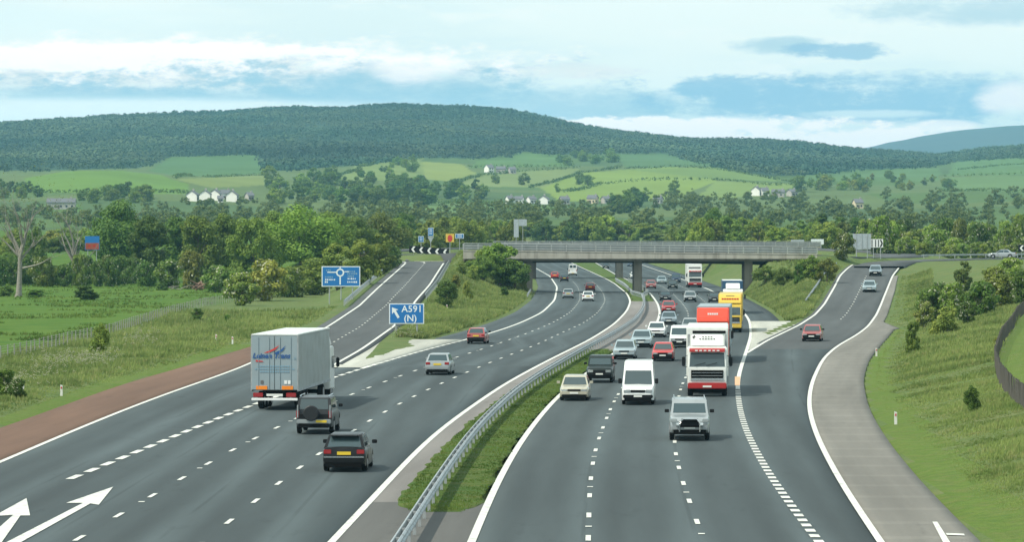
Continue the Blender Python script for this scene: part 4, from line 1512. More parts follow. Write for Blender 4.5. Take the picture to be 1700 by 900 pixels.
def make_car(name, label, style, colour, group, extras=(), trim=None, cat='car', detail=True):
    """front at y=0 looking towards -y; origin at the middle of the wheelbase on the ground"""
    s = dict(STY[style])
    L_, W_, H_ = s['L'], s['W'], s['H']
    pm = car_paint(colour, COLS[colour], 0.0 if colour in ('white', 'beige', 'bright_red', 'red', 'dull_red') else .3)
    t = thing(name, label, cat, group=group)
    y0 = -L_ / 2
    wy = (s['L'] * .19, s['L'] * .80)
    wr, zb = s['wr'], s['zb']
    hw = W_ / 2
    # ---- lower body, ring by ring
    n = 45
    ys_ = np.linspace(0, L_, n)
    zt = np.interp(ys_, [0, .08, .25, s['cowl'], s['cowl'] + .5, s['rb'] - .2, s['rb'] + .02, L_ - .06, L_], [s['hood'] * .62, s['hood'] * .80, s['hood'] * .90, s['hood'], s['belt'], s['belt'] + .02, s['trunk'], s['tail'], s['tail'] * .72])
    wd = hw * np.interp(ys_, [0, .10, .35, .9, L_ - .7, L_ - .25, L_ - .06, L_], [.80, .90, .97, 1, 1, .97, .93, .86])
    mb = MB()
    vs = []
    for i, y in enumerate(ys_):
        w_, z_ = wd[i], zt[i]
        b_ = zb + (.10 if y < .12 or y > L_ - .1 else 0)
        arch = b_
        for a in wy:
            q = (wr + .06) ** 2 - (y - a) ** 2
            if q > 0:
                arch = max(arch, wr + math.sqrt(q))
        arch = min(arch, z_ - .12)
        mz = max(arch + .03, b_ + (z_ - b_) * .45)
        ringv = [(0, b_), (w_ * .70, b_), (w_ * .72, arch), (w_ * .985, arch), (w_, mz), (w_ * .985, max(mz + .02, z_ - .14)), (w_ * .93, z_ - .03), (w_ * .80, z_), (0, z_ + .02)]
        for (x, z) in ringv:
            vs.append((x, y0 + y, z))
        for (x, z) in ringv[-2:0:-1]:
            vs.append((-x, y0 + y, z))
    k = 16
    fs = [(i * k + j, i * k + (j + 1) % k, (i + 1) * k + (j + 1) % k, (i + 1) * k + j) for i in range(n - 1) for j in range(k)]
    fs += [tuple(range(k)), tuple((n - 1) * k + j for j in range(k - 1, -1, -1))]
    mb.add(vs, fs)
    # ---- cabin shell
    zb2 = s['belt'] - .04
    bw, rw = hw * (.93 if style not in ('van', 'minibus') else .96), hw * (.74 if style in ('hatch', 'saloon', 'estate') else .84)
    C = {'fl': (-bw, y0 + s['cowl'] - .02, s['hood'] - .03), 'fr': (bw, y0 + s['cowl'] - .02, s['hood'] - .03), 'bl': (-bw, y0 + s['rb'], zb2), 'br': (bw, y0 + s['rb'], zb2),
         'tfl': (-rw, y0 + s['rf'], H_ - .05), 'tfr': (rw, y0 + s['rf'], H_ - .05), 'tbl': (-rw, y0 + s['rr'], H_ - .05), 'tbr': (rw, y0 + s['rr'], H_ - .05)}
    rfm = [(-rw * .86, y0 + s['rf'] + .16, H_), (rw * .86, y0 + s['rf'] + .16, H_), (rw * .86, y0 + s['rr'] - .1, H_ - .01), (-rw * .86, y0 + s['rr'] - .1, H_ - .01)]
    cab = MB()
    cab.add([C['fl'], C['fr'], C['br'], C['bl'], C['tfl'], C['tfr'], C['tbr'], C['tbl']] + rfm,
            [(0, 3, 2, 1), (0, 1, 5, 4), (1, 2, 6, 5), (2, 3, 7, 6), (3, 0, 4, 7), (4, 5, 9, 8), (5, 6, 10, 9), (6, 7, 11, 10), (7, 4, 8, 11), (8, 9, 10, 11)])
    body = mb.build('body', pm, t, True)
    cab.build('cabin', pm, t, True)
    MB().box((0, 0, zb + .06), (W_ * .66, L_ * .9, .16)).build('underbody', M['arch'], t)

    def pane(nm, a, b, c_, d, u0, u1, v0, v1, off=.012, m='glass'):
        """pane on the quad a-b (bottom) d-c (top)"""
        A_, B_, C_, D_ = map(Vector, (a, b, c_, d))
        nrm = (B_ - A_).cross(D_ - A_).normalized()

        def pt(u, v):
            p = (A_ * (1 - u) + B_ * u) * (1 - v) + (D_ * (1 - u) + C_ * u) * v
            return p + nrm * off
        q = [pt(u0, v0), pt(u1, v0), pt(u1 - .0, v1), pt(u0, v1)]
        back = [p - nrm * .02 for p in q]
        MB().add(q + back, [(0, 1, 2, 3), (0, 4, 5, 1), (1, 5, 6, 2), (2, 6, 7, 3), (3, 7, 4, 0)]).build(nm, M[m], t)
    v0_, v1_ = dict(van=(.03, .62), minibus=(.05, .75), suv=(.14, .76), mpv=(.10, .80)).get(style, (.10, .86))
    pane('windscreen', C['fl'], C['fr'], C['tfr'], C['tfl'], .06, .94, v0_, v1_)
    if style == 'van':
        pane('rear_window', C['br'], C['bl'], C['tbl'], C['tbr'], .10, .46, .42, .86)
        pane('rear_window', C['br'], C['bl'], C['tbl'], C['tbr'], .54, .90, .42, .86)
    else:
        pane('rear_window', C['br'], C['bl'], C['tbl'], C['tbr'], .08, .92, .12 if style != 'minibus' else .35, .92)
    for a, b, c_, d, sg in ((C['bl'], C['fl'], C['tfl'], C['tbl'], 1), (C['fr'], C['br'], C['tbr'], C['tfr'], -1)):
        if style == 'van':
            if sg == 1:
                pane('side_window', a, b, c_, d, .76, .97, .12, .82)
            else:
                pane('side_window', a, b, c_, d, .03, .24, .12, .82)
        else:
            spl = [(.04, .33), (.36, .63), (.66, .96)] if style in ('estate', 'mpv', 'suv', 'minibus') else [(.08, .46), (.50, .95)] if sg == 1 else [(.05, .50), (.54, .92)]
            for u0, u1 in spl:
                pane('side_window', a, b, c_, d, u0, u1, .14, .90)
    # ---- lamps, grille, bumpers, plates, mirrors
    fz = s['hood'] * .70
    for sg in (-1, 1):
        MB().box((sg * hw * .66, y0 + .055, fz), (W_ * .20, .16, .13 if H_ < 1.6 else .17)).build('headlight', M['lamp'], t, bevel=.02)
        tz = s['tail'] * .86
        if style in ('suv', 'van', 'mpv', 'minibus'):
            MB().box((sg * hw * .86, y0 + L_ - .03, tz), (W_ * .08, .12, .36)).build('tail_light', M['tail'], t, bevel=.015)
        else:
            MB().box((sg * hw * .74, y0 + L_ - .05, tz), (W_ * .17, .12, .16)).build('tail_light', M['tail'], t, bevel=.015)
        mm = MB().box((sg * (hw + .10), y0 + s['cowl'] + .25, s['belt'] + .10), (.20, .10, .15 if style != 'van' else .30))
        mm.build('door_mirror', M['black'] if style in ('van', 'suv') or trim == 'black' else pm, t, bevel=.02)
    MB().box((0, y0 + .035, fz - .01), (W_ * .44, .11, .15)).build('grille', M['black'], t, bevel=.01)
    tm = M['black'] if trim == 'black' else car_paint('silver', COLS['silver'], .3) if trim == 'silver' else pm
    MB().box((0, y0 + .03, zb + .22), (W_ * .90, .20, .20)).build('front_bumper', tm, t, bevel=.04)
    MB().box((0, y0 + L_ - .03, zb + .26), (W_ * .92, .20, .22)).build('rear_bumper', tm, t, bevel=.04)
    MB().box((0, y0 - .02, zb + .04), (W_ * .80, .16, .20)).build('intake_shade', M['arch'], t, bevel=.01)  # intake enlarged in black to imitate the shade under the front bumper
    MB().box((0, y0 + L_ - .0, zb + .06), (W_ * .80, .16, .20)).build('rear_valance_shade', M['arch'], t, bevel=.01)  # black valance box imitates the shade beneath the rear bumper
    MB().box((0, y0 - .078, zb + .24), (.48, .02, .10)).build('number_plate', M['plate_w'], t)
    pz = zb + .27 if style in ('van', 'suv') else s['tail'] * .80
    px_ = -.36 if 'spare' in extras else 0
    MB().box((px_, y0 + L_ + (.082 if pz < .7 and style in ('van', 'suv') else .015), pz), (.52, .03, .12)).build('number_plate', M['plate_y'], t)
    for a in wy:
        for sg in (-1, 1):
            add_wheel(t, sg * (hw - .12), y0 + a, wr, .2)
    if 'spare' in extras:
        ty, rm = wheel_meshes(wr * .95, .2)
        o = obj('spare_wheel', ty, M['charcoal_cover'] if 'charcoal_cover' in M else M['black'], t)
        o.location = (.12, y0 + L_ + .12, 1.02)
        o.rotation_euler = (0, 0, R(90))
        MB().box((0, y0 + L_ - .01, .72), (W_ * .86, .06, .5)).build('tailgate', M['black'], t, bevel=.01)
        for sg in (-1, 1):
            MB().box((sg * hw * .86, y0 + L_ - .2, H_ * .62), (.06, .5, .6)).build('pillar_trim', tm, t)
    if 'bull_bar' in extras:
        mb = MB()
        mb.tube([(-.45, y0 - .12, .42), (-.45, y0 - .16, .80), (-.3, y0 - .16, .98), (.3, y0 - .16, .98), (.45, y0 - .16, .80), (.45, y0 - .12, .42)], .035, 8)
        mb.build('bull_bar', M['chrome'], t, True)
        for sg in (-.45, .45):
            MB().tube([(sg * hw * 1.3 - .06, y0 - .14, .72), (sg * hw * 1.3 + .06, y0 - .14, .72)], .09, 10).build('fog_lamp', M['lamp'], t)
        MB().box((0, y0 - .02, .92), (W_ * .40, .12, .13)).build('upper_grille', M['arch'], t, bevel=.01)
        MB().box((0, y0 - .06, .66), (W_ * .46, .14, .09)).build('lower_grille', M['arch'], t, bevel=.01)
        MB().box((0, y0 - .05, .38), (W_ * .80, .14, .12)).build('valance', M['arch'], t, bevel=.01)
        for sg in (-1, 1):
            MB().box((sg * hw * .78, y0 - .0, .90), (.30, .12, .17)).build('lamp_cluster', M['lamp'], t, bevel=.03)
    if 'roof_rails' in extras:
        for sg in (-1, 1):
            MB().tube([(sg * rw * .9, y0 + s['rf'] + .1, H_ + .02), (sg * rw * .9, y0 + s['rf'] + .2, H_ + .07), (sg * rw * .9, y0 + s['rr'] - .2, H_ + .07), (sg * rw * .9, y0 + s['rr'], H_ + .02)], .02, 6).build('roof_rail', M['chrome'], t)
    if 'spoiler' in extras:
        MB().box((0, y0 + s['rr'] + .12, H_ - .06), (rw * 1.7, .3, .05)).build('spoiler', pm, t, bevel=.01)
    if 'trim_strip' in extras:
        MB().box((0, y0 + L_ + .075, zb + .36), (W_ * .9, .02, .04)).build('bumper_strip', M['chrome'], t)
    t['_len'] = L_
    return t


M['charcoal_cover'] = mat('spare_cover', (.02, .022, .024), .5, spec=.3)


def lane_point(x, y, zf=None):
    """ground contact seen at a picture point, on a road of height zf(Y)"""
    if zf is None:
        return G(x, y, 0.0)
    Ds = np.linspace(150, 620, 4000)
    g_ = zf(Ds) - (H - (y - YH) * Ds / F)
    D = float(Ds[np.nonzero(g_ >= 0)[0][0]])
    return np.array([(x - CX) * D / F, D, float(zf(D))])


def put_vehicle(t, x, y, f, away, zf=None, scale=1.0, rz=None):
    """near end of the vehicle touches the road at picture point (x, y)"""
    p = lane_point(x, y, zf)
    L_ = t['_len'] * scale
    h_ = heading(f, p[1]) if rz is None else rz
    d = np.array([math.sin(h_), math.cos(h_)])
    c_ = p[:2] + d * L_ / 2
    z = float(zf(c_[1])) if zf else 0.0
    t.location = (c_[0], c_[1], z + Z0 + .004)
    pitch = 0.0
    if zf:
        pitch = math.atan2(float(zf(c_[1] + 3) - zf(c_[1] - 3)), 6.0)
    t.rotation_euler = (pitch if not away else -pitch, 0, -h_ + (math.pi if away else 0))
    t.scale = (scale,) * 3
    del t['_len']
    return t


UP, DN = 'cars driving away', 'cars in the oncoming carriageway'
fA = frac(LCL, LCR, .5)
fB = frac(RCL, RCR, .5)
fS = lambda y: .5 * (SL(y) + SRR(y))
CARS = [
    # name, label, style, colour, x, y, f, away, extras, trim, scale
    ('off_road_car', 'dark off-road car with a covered spare wheel following the lorry', 'suv', 'charcoal', 521, 723, fA, True, ('spare', 'roof_rails'), 'silver', 1.02),
    ('hatchback_car', 'black hatchback with a yellow plate, lowest car of the uphill carriageway', 'hatch', 'black', 571, 786, fA, True, ('spoiler', 'trim_strip'), None, 1.08),
    ('hatchback_car', 'silver hatchback driving away past the pale paved nose', 'hatch', 'silver', 726, 624, fA, True, (), 'none', 1.04),
    ('hatchback_car', 'dull red hatchback on the white edge line beyond the exit', 'hatch', 'dull_red', 790, 572, fA, True, (), 'black', 1.0),
    ('estate_car', 'silver estate car driving away just short of the bridge shadow', 'estate', 'silver', 943, 496, fA, True, (), None, 1.0),
    ('saloon_car', 'white car driving away in the lane beside the silver estate', 'saloon', 'white', 976, 501, fA, True, (), None, 1.03),
    ('hatchback_car', 'maroon car directly ahead of the white car, before the bridge', 'hatch', 'maroon', 980, 484, fA, True, (), None, 1.0),
    ('hatchback_car', 'bright red car under the bridge behind the white van', 'hatch', 'bright_red', 921, 463, fA, True, (), None, 1.02),
    ('hatchback_car', 'dark car under the bridge beside the bright red one', 'hatch', 'charcoal', 937, 468, fA, True, (), None, 1.0),
    ('delivery_van', 'white van driving away under the bridge', 'van', 'white', 951, 458, fA, True, (), None, 1.05),
    ('hatchback_car', 'beige hatchback hugging the reserve edge line of the oncoming carriageway', 'hatch', 'beige', 953, 667, fB, False, (), None, 1.02),
    ('off_road_car', 'dark green off-road car behind the beige hatchback', 'suv', 'dark_green', 995, 637, fB, False, (), 'black', .98),
    ('delivery_van', 'white high-roof van in the middle oncoming lane', 'van', 'white', 1059, 674, fB, False, (), 'black', .98),
    ('off_road_car', 'silver off-road car with a bull bar, lowest vehicle of the oncoming carriageway', 'suv', 'silver', 1145, 734, fB, False, ('bull_bar', 'roof_rails'), None, 1.07),
    ('hatchback_car', 'pale silver hatchback in the reserve lane behind the dark off-road car', 'hatch', 'pale_blue', 1036, 598, fB, False, (), None, 1.05),
    ('hatchback_car', 'red hatchback with a black bumper beside the white lorry', 'hatch', 'bright_red', 1100, 601, fB, False, (), 'black', 1.0),
    ('saloon_car', 'pale blue saloon in the reserve lane, second behind the dark off-road car', 'saloon', 'pale_blue', 1064, 578, fB, False, (), None, 1.06),
    ('people_carrier', 'white tall car with a black grille half hidden by the white lorry', 'mpv', 'white', 1128, 578, fB, False, (), 'black', 1.0),
    ('saloon_car', 'white saloon in the reserve lane with its mirrors showing pale', 'saloon', 'white', 1089, 561, fB, False, (), None, 1.02),
    ('saloon_car', 'grey-blue saloon directly behind the white saloon', 'saloon', 'grey_blue', 1110, 540, fB, False, (), None, 1.0),
    ('hatchback_car', 'red hatchback behind the grey-blue saloon', 'hatch', 'red', 1110, 520, fB, False, (), None, 1.04),
    ('saloon_car', 'dark car with pale lamps, next behind the red hatchback', 'saloon', 'charcoal', 1105, 500, fB, False, (), None, 1.0),
    ('hatchback_car', 'silver hatchback in the middle lane in the bridge shadow', 'hatch', 'silver', 1146, 502, fB, False, (), 'black', 1.08),
    ('hatchback_car', 'dull red car under the bridge in the reserve lane', 'hatch', 'dull_red', 1081, 480, fB, False, (), None, 1.08),
    ('saloon_car', 'pale car under the bridge behind the dull red one', 'saloon', 'pale_blue', 1099, 472, fB, False, (), None, 1.08),
    ('hatchback_car', 'dark hatchback under the bridge in the middle lane', 'hatch', 'dark_green', 1117, 480, fB, False, (), None, 1.05),
    ('people_carrier', 'dark blue tall car under the bridge beside the boxy lorry', 'mpv', 'dark_blue', 1123, 470, fB, False, (), None, 1.0),
    ('hatchback_car', 'dark car peeping out beside the yellow lorry', 'hatch', 'charcoal', 1186, 503, fB, False, (), None, 1.0),
    ('saloon_car', 'silver car mostly hidden behind the red lorry', 'saloon', 'silver', 1145, 553, fB, False, (), None, 1.0),
    ('saloon_car', 'dark saloon far up the road beyond the bridge, by the reserve', 'saloon', 'charcoal', 1006, 446, fB, False, (), None, 1.1),
    ('saloon_car', 'dark saloon far up the road between the two middle piers', 'saloon', 'dark_blue', 1047, 443, fB, False, (), None, 1.1),
    ('hatchback_car', 'white car far up the road beside the middle pier', 'hatch', 'white', 1053, 463, fB, False, (), None, 1.0),
]
for (nm, lb, sty, colr, x, y, f_, aw, ex, tr, s_) in CARS:
    put_vehicle(make_car(nm, lb, sty, colr, UP if aw else DN, ex, tr, cat='van' if sty == 'van' else 'car'), x, y, f_, aw, None, s_)
GS = 'cars on the entry slip road'
put_vehicle(make_car('hatchback_car', 'dull red hatchback joining from the entry slip road', 'hatch', 'dull_red', GS, (), 'black'), 1347, 568, fS, False, SZR, 1.05)
put_vehicle(make_car('saloon_car', 'pale blue saloon coming down the entry slip road', 'saloon', 'pale_blue', GS), 1443, 486, fS, False, SZR, 1.08)
put_vehicle(make_car('hatchback_car', 'dark car with pale bonnet at the top of the entry slip road', 'hatch', 'grey_blue', GS, (), 'black'), 1453, 459, fS, False, SZR, 1.12)
t = make_car('saloon_car', 'pale silver saloon seen from the side on the link road', 'saloon', 'silver', GS)
p = np.array([(1655 - CX) * 612 / F, 612])
zz_ = float(np.interp(p[0], east_c[:, 0], east_c[:, 2]))
t.location = (p[0], float(np.interp(p[0], east_c[:, 0], east_c[:, 1])) + 1.5, zz_ + Z0 + .075)
t.rotation_euler = (0, 0, R(-104))
t.scale = (1.1,) * 3
del t['_len']


# ------------------------------------------------------------------ lorries
def rig_wheels(t, ys_, r_=.5, w_=.32, x=1.02, dual=False):
    for y in ys_:
        for sg in (-1, 1):
            add_wheel(t, sg * x, y, r_, w_)


def mirror_pair(t, hw, y, z):
    for sg in (-1, 1):
        a = MB().tube([(sg * hw, y + .1, z + .35), (sg * (hw + .22), y, z + .3), (sg * (hw + .22), y, z - .3), (sg * hw, y + .1, z - .35)], .02, 5).build('mirror_arm', M['black'], t)
        MB().box((sg * (hw + .24), y - .02, z), (.20, .10, .55)).build('mirror', M['black'], a, bevel=.03)


def cab(t, cm, y0, W_, Hc, lower, grille='black', visor=None, bump_m=None, screen_z=None):
    """forward-control cab, front face at y0 looking to -y"""
    hw = W_ / 2
    mb = MB()
    mb.prism([(y0 + .04, .55), (y0, .9), (y0, 1.75), (y0 + .30, Hc - .12), (y0 + .5, Hc), (y0 + 2.1, Hc), (y0 + 2.1, .55)], -hw, hw)
    mb.build('cab', cm, t, bevel=.06)
    sz0, sz1 = 1.82, 2.62
    yy0 = y0 + .30 * (sz0 - 1.75) / (Hc - 1.87)
    yy1 = y0 + .30 * (sz1 - 1.75) / (Hc - 1.87)
    MB().add([(-hw * .90, yy0 - .02, sz0), (hw * .90, yy0 - .02, sz0), (hw * .86, yy1 - .02, sz1), (-hw * .86, yy1 - .02, sz1), (-hw * .90, yy0 + .05, sz0), (hw * .90, yy0 + .05, sz0), (hw * .86, yy1 + .05, sz1), (-hw * .86, yy1 + .05, sz1)],
             [(0, 1, 2, 3), (0, 4, 5, 1), (1, 5, 6, 2), (2, 6, 7, 3), (3, 7, 4, 0)]).build('windscreen', M['glass'], t)
    for sg in (-1, 1):
        MB().box((sg * (hw + .005), y0 + .85, 2.15), (.03, .9, .7)).build('side_window', M['glass'], t)
        MB().tube([(sg * .35 - .4, yy0 - .05, sz0 + .05), (sg * .35 + .25, yy0 - .035, sz0 + .22)], .015, 4).build('wiper', M['black'], t)
        MB().box((sg * hw * .78, y0 - .06, .68), (.34, .10, .20)).build('headlight', M['lamp'], t, bevel=.02)
    MB().box((0, y0 - .02, 1.34), (W_ * .82, .06, .50)).build('grille', M['arch'], t, bevel=.01)
    for k in range(2):
        MB().box((0, y0 - .06, 1.26 + k * .18), (W_ * .78, .03, .025)).build('grille_bar', M['chrome'] if k == 1 else M['galv_dull'], t)
    MB().box((0, y0 - .02, 1.04), (W_ * .84, .07, .16)).build('lower_grille', M['chrome'], t, bevel=.01)
    MB().box((0, y0 - .01, .66), (W_ * .99, .22, .36)).build('bumper', bump_m or cm, t, bevel=.05)
    MB().box((0, y0 - .125, .62), (.52, .02, .11)).build('number_plate', M['plate_w'], t)
    MB().box((0, y0 + .35, .36), (W_ * .9, .5, .24)).build('underrun', M['arch'], t)
    if visor:
        MB().prism([(yy1 - .30, sz1 + .06), (yy1 - .28, sz1 + .22), (yy1 + .12, sz1 + .30), (yy1 + .1, sz1 + .12)], -hw * .90, hw * .90).build('sun_visor', M[visor], t, bevel=.015)
        for k in range(6):
            MB().box((-hw * .55 + k * .26, yy1 - .31, sz1 + .15), (.16, .01, .07)).build('visor_lettering', M['print_white'], t)
    mirror_pair(t, hw, y0 + .35, 2.1)


def trailer(t, y0, L_, W_, z0, z1, m_side, m_front, m_roof, nm='trailer_body'):
    hw = W_ / 2
    MB().box((0, y0 + L_ / 2, (z0 + z1) / 2), (W_, L_, z1 - z0)).build(nm, m_side, t, bevel=.03)
    MB().box((0, y0 + L_ / 2, z1 + .012), (W_ - .1, L_ - .1, .03)).build('roof', m_roof, t)
    if m_front:
        MB().box((0, y0 - .015, (z0 + z1) / 2), (W_ - .12, .03, z1 - z0 - .12)).build('front_panel', m_front, t)
    MB().box((0, y0 + L_ / 2, z0 - .15), (W_ * .5, L_ - .3, .3)).build('chassis', M['arch'], t)
    for x in (-hw + .02, hw - .02):
        MB().box((x, y0 + L_ * .45, z0 - .36), (.04, L_ * .4, .5)).build('side_guard', M['galv_dull'], t)


# white lorry with red bumper
t = thing('articulated_lorry', 'white lorry with red bumper and visor coming towards us in the inside lane', 'lorry', group='lorries in the oncoming carriageway')
LT = 14.0
y0 = -LT / 2
cab(t, M['truck_white'], y0, 2.35, 3.0, None, visor='truck_red', bump_m=M['truck_red'])
MB().prism([(y0 + .45, 3.0), (y0 + .55, 3.15), (y0 + 1.5, 3.66), (y0 + 2.0, 3.68), (y0 + 2.0, 3.0)], -.98, .98).build('air_deflector', M['truck_white'], t, bevel=.06)
for k, (zz_, n) in enumerate(((3.55, 4), (3.42, 6))):
    for j in range(n):
        MB().box(((j - (n - 1) / 2) * .17, y0 + .60 + (zz_ - 3.18) * 1.5 - .03, zz_ + .02), (.12, .04, .07)).build('deflector_lettering', M['print_dark'], t)
MB().box((-.8, y0 + 1.08, 3.55), (.2, .03, .14), ry=R(-40)).build('deflector_lettering', M['print_dark'], t)
trailer(t, y0 + 2.9, 11.0, 2.55, 1.1, 4.05, M['truck_white'], M['truck_white'], M['truck_white'])
MB().box((.1, y0 + 2.86, 3.80), (2.0, .05, .16)).build('gap_shade_strip', M['arch'], t)  # dark strip stands in for the shaded gap above the deflector
for sg in (-1, 1):
    MB().box((sg * 1.12, y0 + 1.7, 3.3), (.14, .5, .8)).build('wind_fin', M['galv_dull'], t)
rig_wheels(t, (y0 + 1.3, y0 + 5.2, y0 + 10.5, y0 + 11.9))
t['_len'] = LT
put_vehicle(t, 1174, 660, fB, False, None, 1.0)

# red lorry behind it
t = thing('articulated_lorry', 'orange-red lorry close behind the white lorry, only its top showing', 'lorry', group='lorries in the oncoming carriageway')
cab(t, M['truck_orange'], y0, 2.4, 3.0, None, bump_m=M['truck_orange'])
MB().prism([(y0 + .35, 3.0), (y0 + .5, 3.3), (y0 + 1.5, 4.05), (y0 + 2.1, 4.08), (y0 + 2.1, 3.0)], -1.18, 1.18).build('air_deflector', M['truck_orange'], t, bevel=.08)
for k in range(5):
    MB().box((-.32 + k * .16, y0 + .86, 3.62), (.13, .10, .14)).build('deflector_lettering', M['print_white'], t)
trailer(t, y0 + 2.6, 11.2, 2.5, 1.1, 4.12, M['door_grey'], M['truck_orange'], M['door_grey'])
rig_wheels(t, (y0 + 1.3, y0 + 5.2, y0 + 10.5, y0 + 11.9))
t['_len'] = LT
put_vehicle(t, 1183, 604, fB, False, None, 1.02)

# yellow lorry
t = thing('articulated_lorry', 'yellow lorry with red lettering on its roof deflector', 'lorry', group='lorries in the oncoming carriageway')
cab(t, M['truck_yellow'], y0, 2.4, 3.0, None)
MB().prism([(y0 + .28, 3.0), (y0 + .35, 3.2), (y0 + .9, 3.72), (y0 + 1.5, 3.98), (y0 + 2.1, 4.0), (y0 + 2.1, 3.0)], -1.15, 1.15).build('air_deflector', M['truck_yellow'], t, bevel=.06)
for k in range(7):
    MB().box((-.78 + k * .26, y0 + .58, 3.48), (.2, .10, .16)).build('deflector_lettering', M['print_red'], t)
MB().box((0, y0 + 1.02, 3.80), (.9, .08, .06)).build('deflector_lettering', M['print_dark'], t)
trailer(t, y0 + 2.6, 11.2, 2.5, 1.1, 3.95, M['truck_yellow'], M['truck_yellow'], M['truck_yellow'])
rig_wheels(t, (y0 + 1.3, y0 + 5.2, y0 + 10.5, y0 + 11.9))
t['_len'] = LT
put_vehicle(t, 1212, 553, fB, False, None, .95)

# white and blue lorry behind the yellow one
t = thing('articulated_lorry', 'white and dark blue lorry behind the yellow lorry', 'lorry', group='lorries in the oncoming carriageway')
cab(t, M['truck_white'], y0, 2.4, 3.0, None)
MB().prism([(y0 + .35, 3.0), (y0 + .5, 3.2), (y0 + 1.5, 3.7), (y0 + 2.1, 3.72), (y0 + 2.1, 3.0)], -.85, .85).build('air_deflector', M['truck_white'], t, bevel=.06)
trailer(t, y0 + 2.6, 11.2, 2.5, 1.1, 4.0, M['truck_blue'], M['truck_blue'], M['truck_white'])
rig_wheels(t, (y0 + 1.3, y0 + 5.2, y0 + 10.5, y0 + 11.9))
t['_len'] = LT
put_vehicle(t, 1217, 522, fB, False, None, 1.0)

# boxy white lorry under the bridge
t = thing('box_lorry', 'boxy white lorry with a red band under the far side of the bridge', 'lorry', group='lorries in the oncoming carriageway')
cab(t, M['truck_white'], y0, 2.35, 2.95, None, visor='truck_red', bump_m=M['truck_red'])
trailer(t, y0 + 2.3, 9.5, 2.55, 1.0, 3.95, M['truck_white'], M['truck_white'], M['truck_white'])
MB().box((0, y0 + 2.27, 3.35), (2.0, .04, .28)).build('name_band', M['print_dark'], t)
rig_wheels(t, (y0 + 1.3, y0 + 8.8, y0 + 10.1))
t['_len'] = LT
put_vehicle(t, 1154, 478, fB, False, None, 1.06)

# grey curtain-sided lorry driving away
t = thing('curtain_sided_lorry', 'grey curtain-sided lorry with blue script lettering on its rear doors', 'lorry')
LT = 16.0
yb = LT / 2              # rear face (vehicle built facing -y)
W_ = 2.62
hw = W_ / 2
Lb = 13.3
zb_, zt_ = 1.12, 4.16
MB().box((0, yb - Lb / 2, (zb_ + zt_) / 2), (W_ - .06, Lb - .04, zt_ - zb_)).build('trailer_body', M['curtain'], t, bevel=.02)
rf = MB().box((0, yb - Lb / 2, zt_ + .03), (W_, Lb, .07)).build('roof', M['truck_white'], t, bevel=.02)
for sg in (-1, 1):
    d_ = MB().box((sg * W_ * .245, yb + .01, (zb_ + zt_) / 2), (W_ * .475, .05, zt_ - zb_ - .06)).build('rear_door', M['door_grey'], t, bevel=.01)
    for dx in (.25, .75):
        MB().tube([(sg * W_ * .46 * dx, yb + .05, zb_ + .1), (sg * W_ * .46 * dx, yb + .05, zt_ - .1)], .02, 6).build('lock_rod', M['door_grey'], d_)
    MB().box((sg * (hw - .02), yb - .02, (zb_ + zt_) / 2), (.07, .10, zt_ - zb_)).build('corner_post', M['galv_dull'], t)
    # curtain with shallow sags
    mb = MB()
    nn, mmz = 30, 8
    vs = []
    for i in range(nn):
        for j in range(mmz):
            y = yb - .15 - (Lb - .3) * i / (nn - 1)
            z = zb_ + .05 + (zt_ - zb_ - .1) * j / (mmz - 1)
            vs.append((sg * (hw - .005 + .035 * math.sin(i * 1.7 + j * .9) * math.sin(math.pi * j / (mmz - 1)) + .02 * math.sin(j * 2.1 + i * .35)), y, z))
    mb.add(vs, [(i * mmz + j, i * mmz + j + 1, (i + 1) * mmz + j + 1, (i + 1) * mmz + j) for i in range(nn - 1) for j in range(mmz - 1)])
    mb.build('side_curtain', M['curtain'], t, True)
    MB().box((sg * (hw - .01), yb - Lb / 2, zb_ + .02), (.07, Lb, .16)).build('side_rail', M['galv_dull'], t)
    MB().box((sg * .72, yb + .05, zb_ + .14), (.62, .03, .20)).build('orange_board', M['orange'], t)
    MB().box((sg * .92, yb + .02, .86), (.55, .08, .24)).build('tail_light', M['tail'], t, bevel=.02)
MB().box((0, yb + .02, .62), (W_ * .98, .10, .14)).build('rear_bumper', M['print_white'], t, bevel=.02)
MB().box((0, yb + .01, .86), (.9, .06, .12)).build('number_plate', M['plate_w'], t)
MB().box((0, yb - Lb / 2, .95), (1.2, Lb - .3, .3)).build('chassis', M['arch'], t)
letters('Leinen Trans', .40, M['print_blue'], t, (.18, yb + .06, 3.02), (R(90), 0, R(180)), shear=.25, bold=.012)
letters('s. a.', .26, M['print_light'], t, (-1.02, yb + .06, 2.93), (R(90), 0, R(180)), shear=.2)
for m_, pts in (('print_red', [(.62, 3.18), (.1, 3.40), (-.28, 3.62), (-.05, 3.36), (.3, 3.2)]), ('print_blue', [(.05, 3.18), (-.35, 3.36), (-.62, 3.60), (-.48, 3.32), (-.2, 3.16)]), ('print_red', [(1.05, 2.80), (.65, 2.74), (.62, 2.69), (1.05, 2.70)])):
    MB().add([(x, yb + .062, z) for x, z in pts], [tuple(range(len(pts)))]).build('swoosh', M[m_], t)
for k, (zz_, n) in enumerate(((2.45, 14), (2.30, 16), (2.15, 12))):
    for j in range(n):
        MB().box(((j - (n - 1) / 2) * .14, yb + .055, zz_), (.10, .006, .07)).build('small_lettering', M['print_light'], t)
for x, m_ in ((.7, 'print_dark'), (-.62, 'print_white'), (-.82, 'print_white')):
    MB().box((x, yb + .055, zb_ + .45), (.16, .006, .2)).build('sticker', M[m_], t)
yc = yb - LT
cab(t, M['truck_white'], yc, 2.45, 3.1, None)
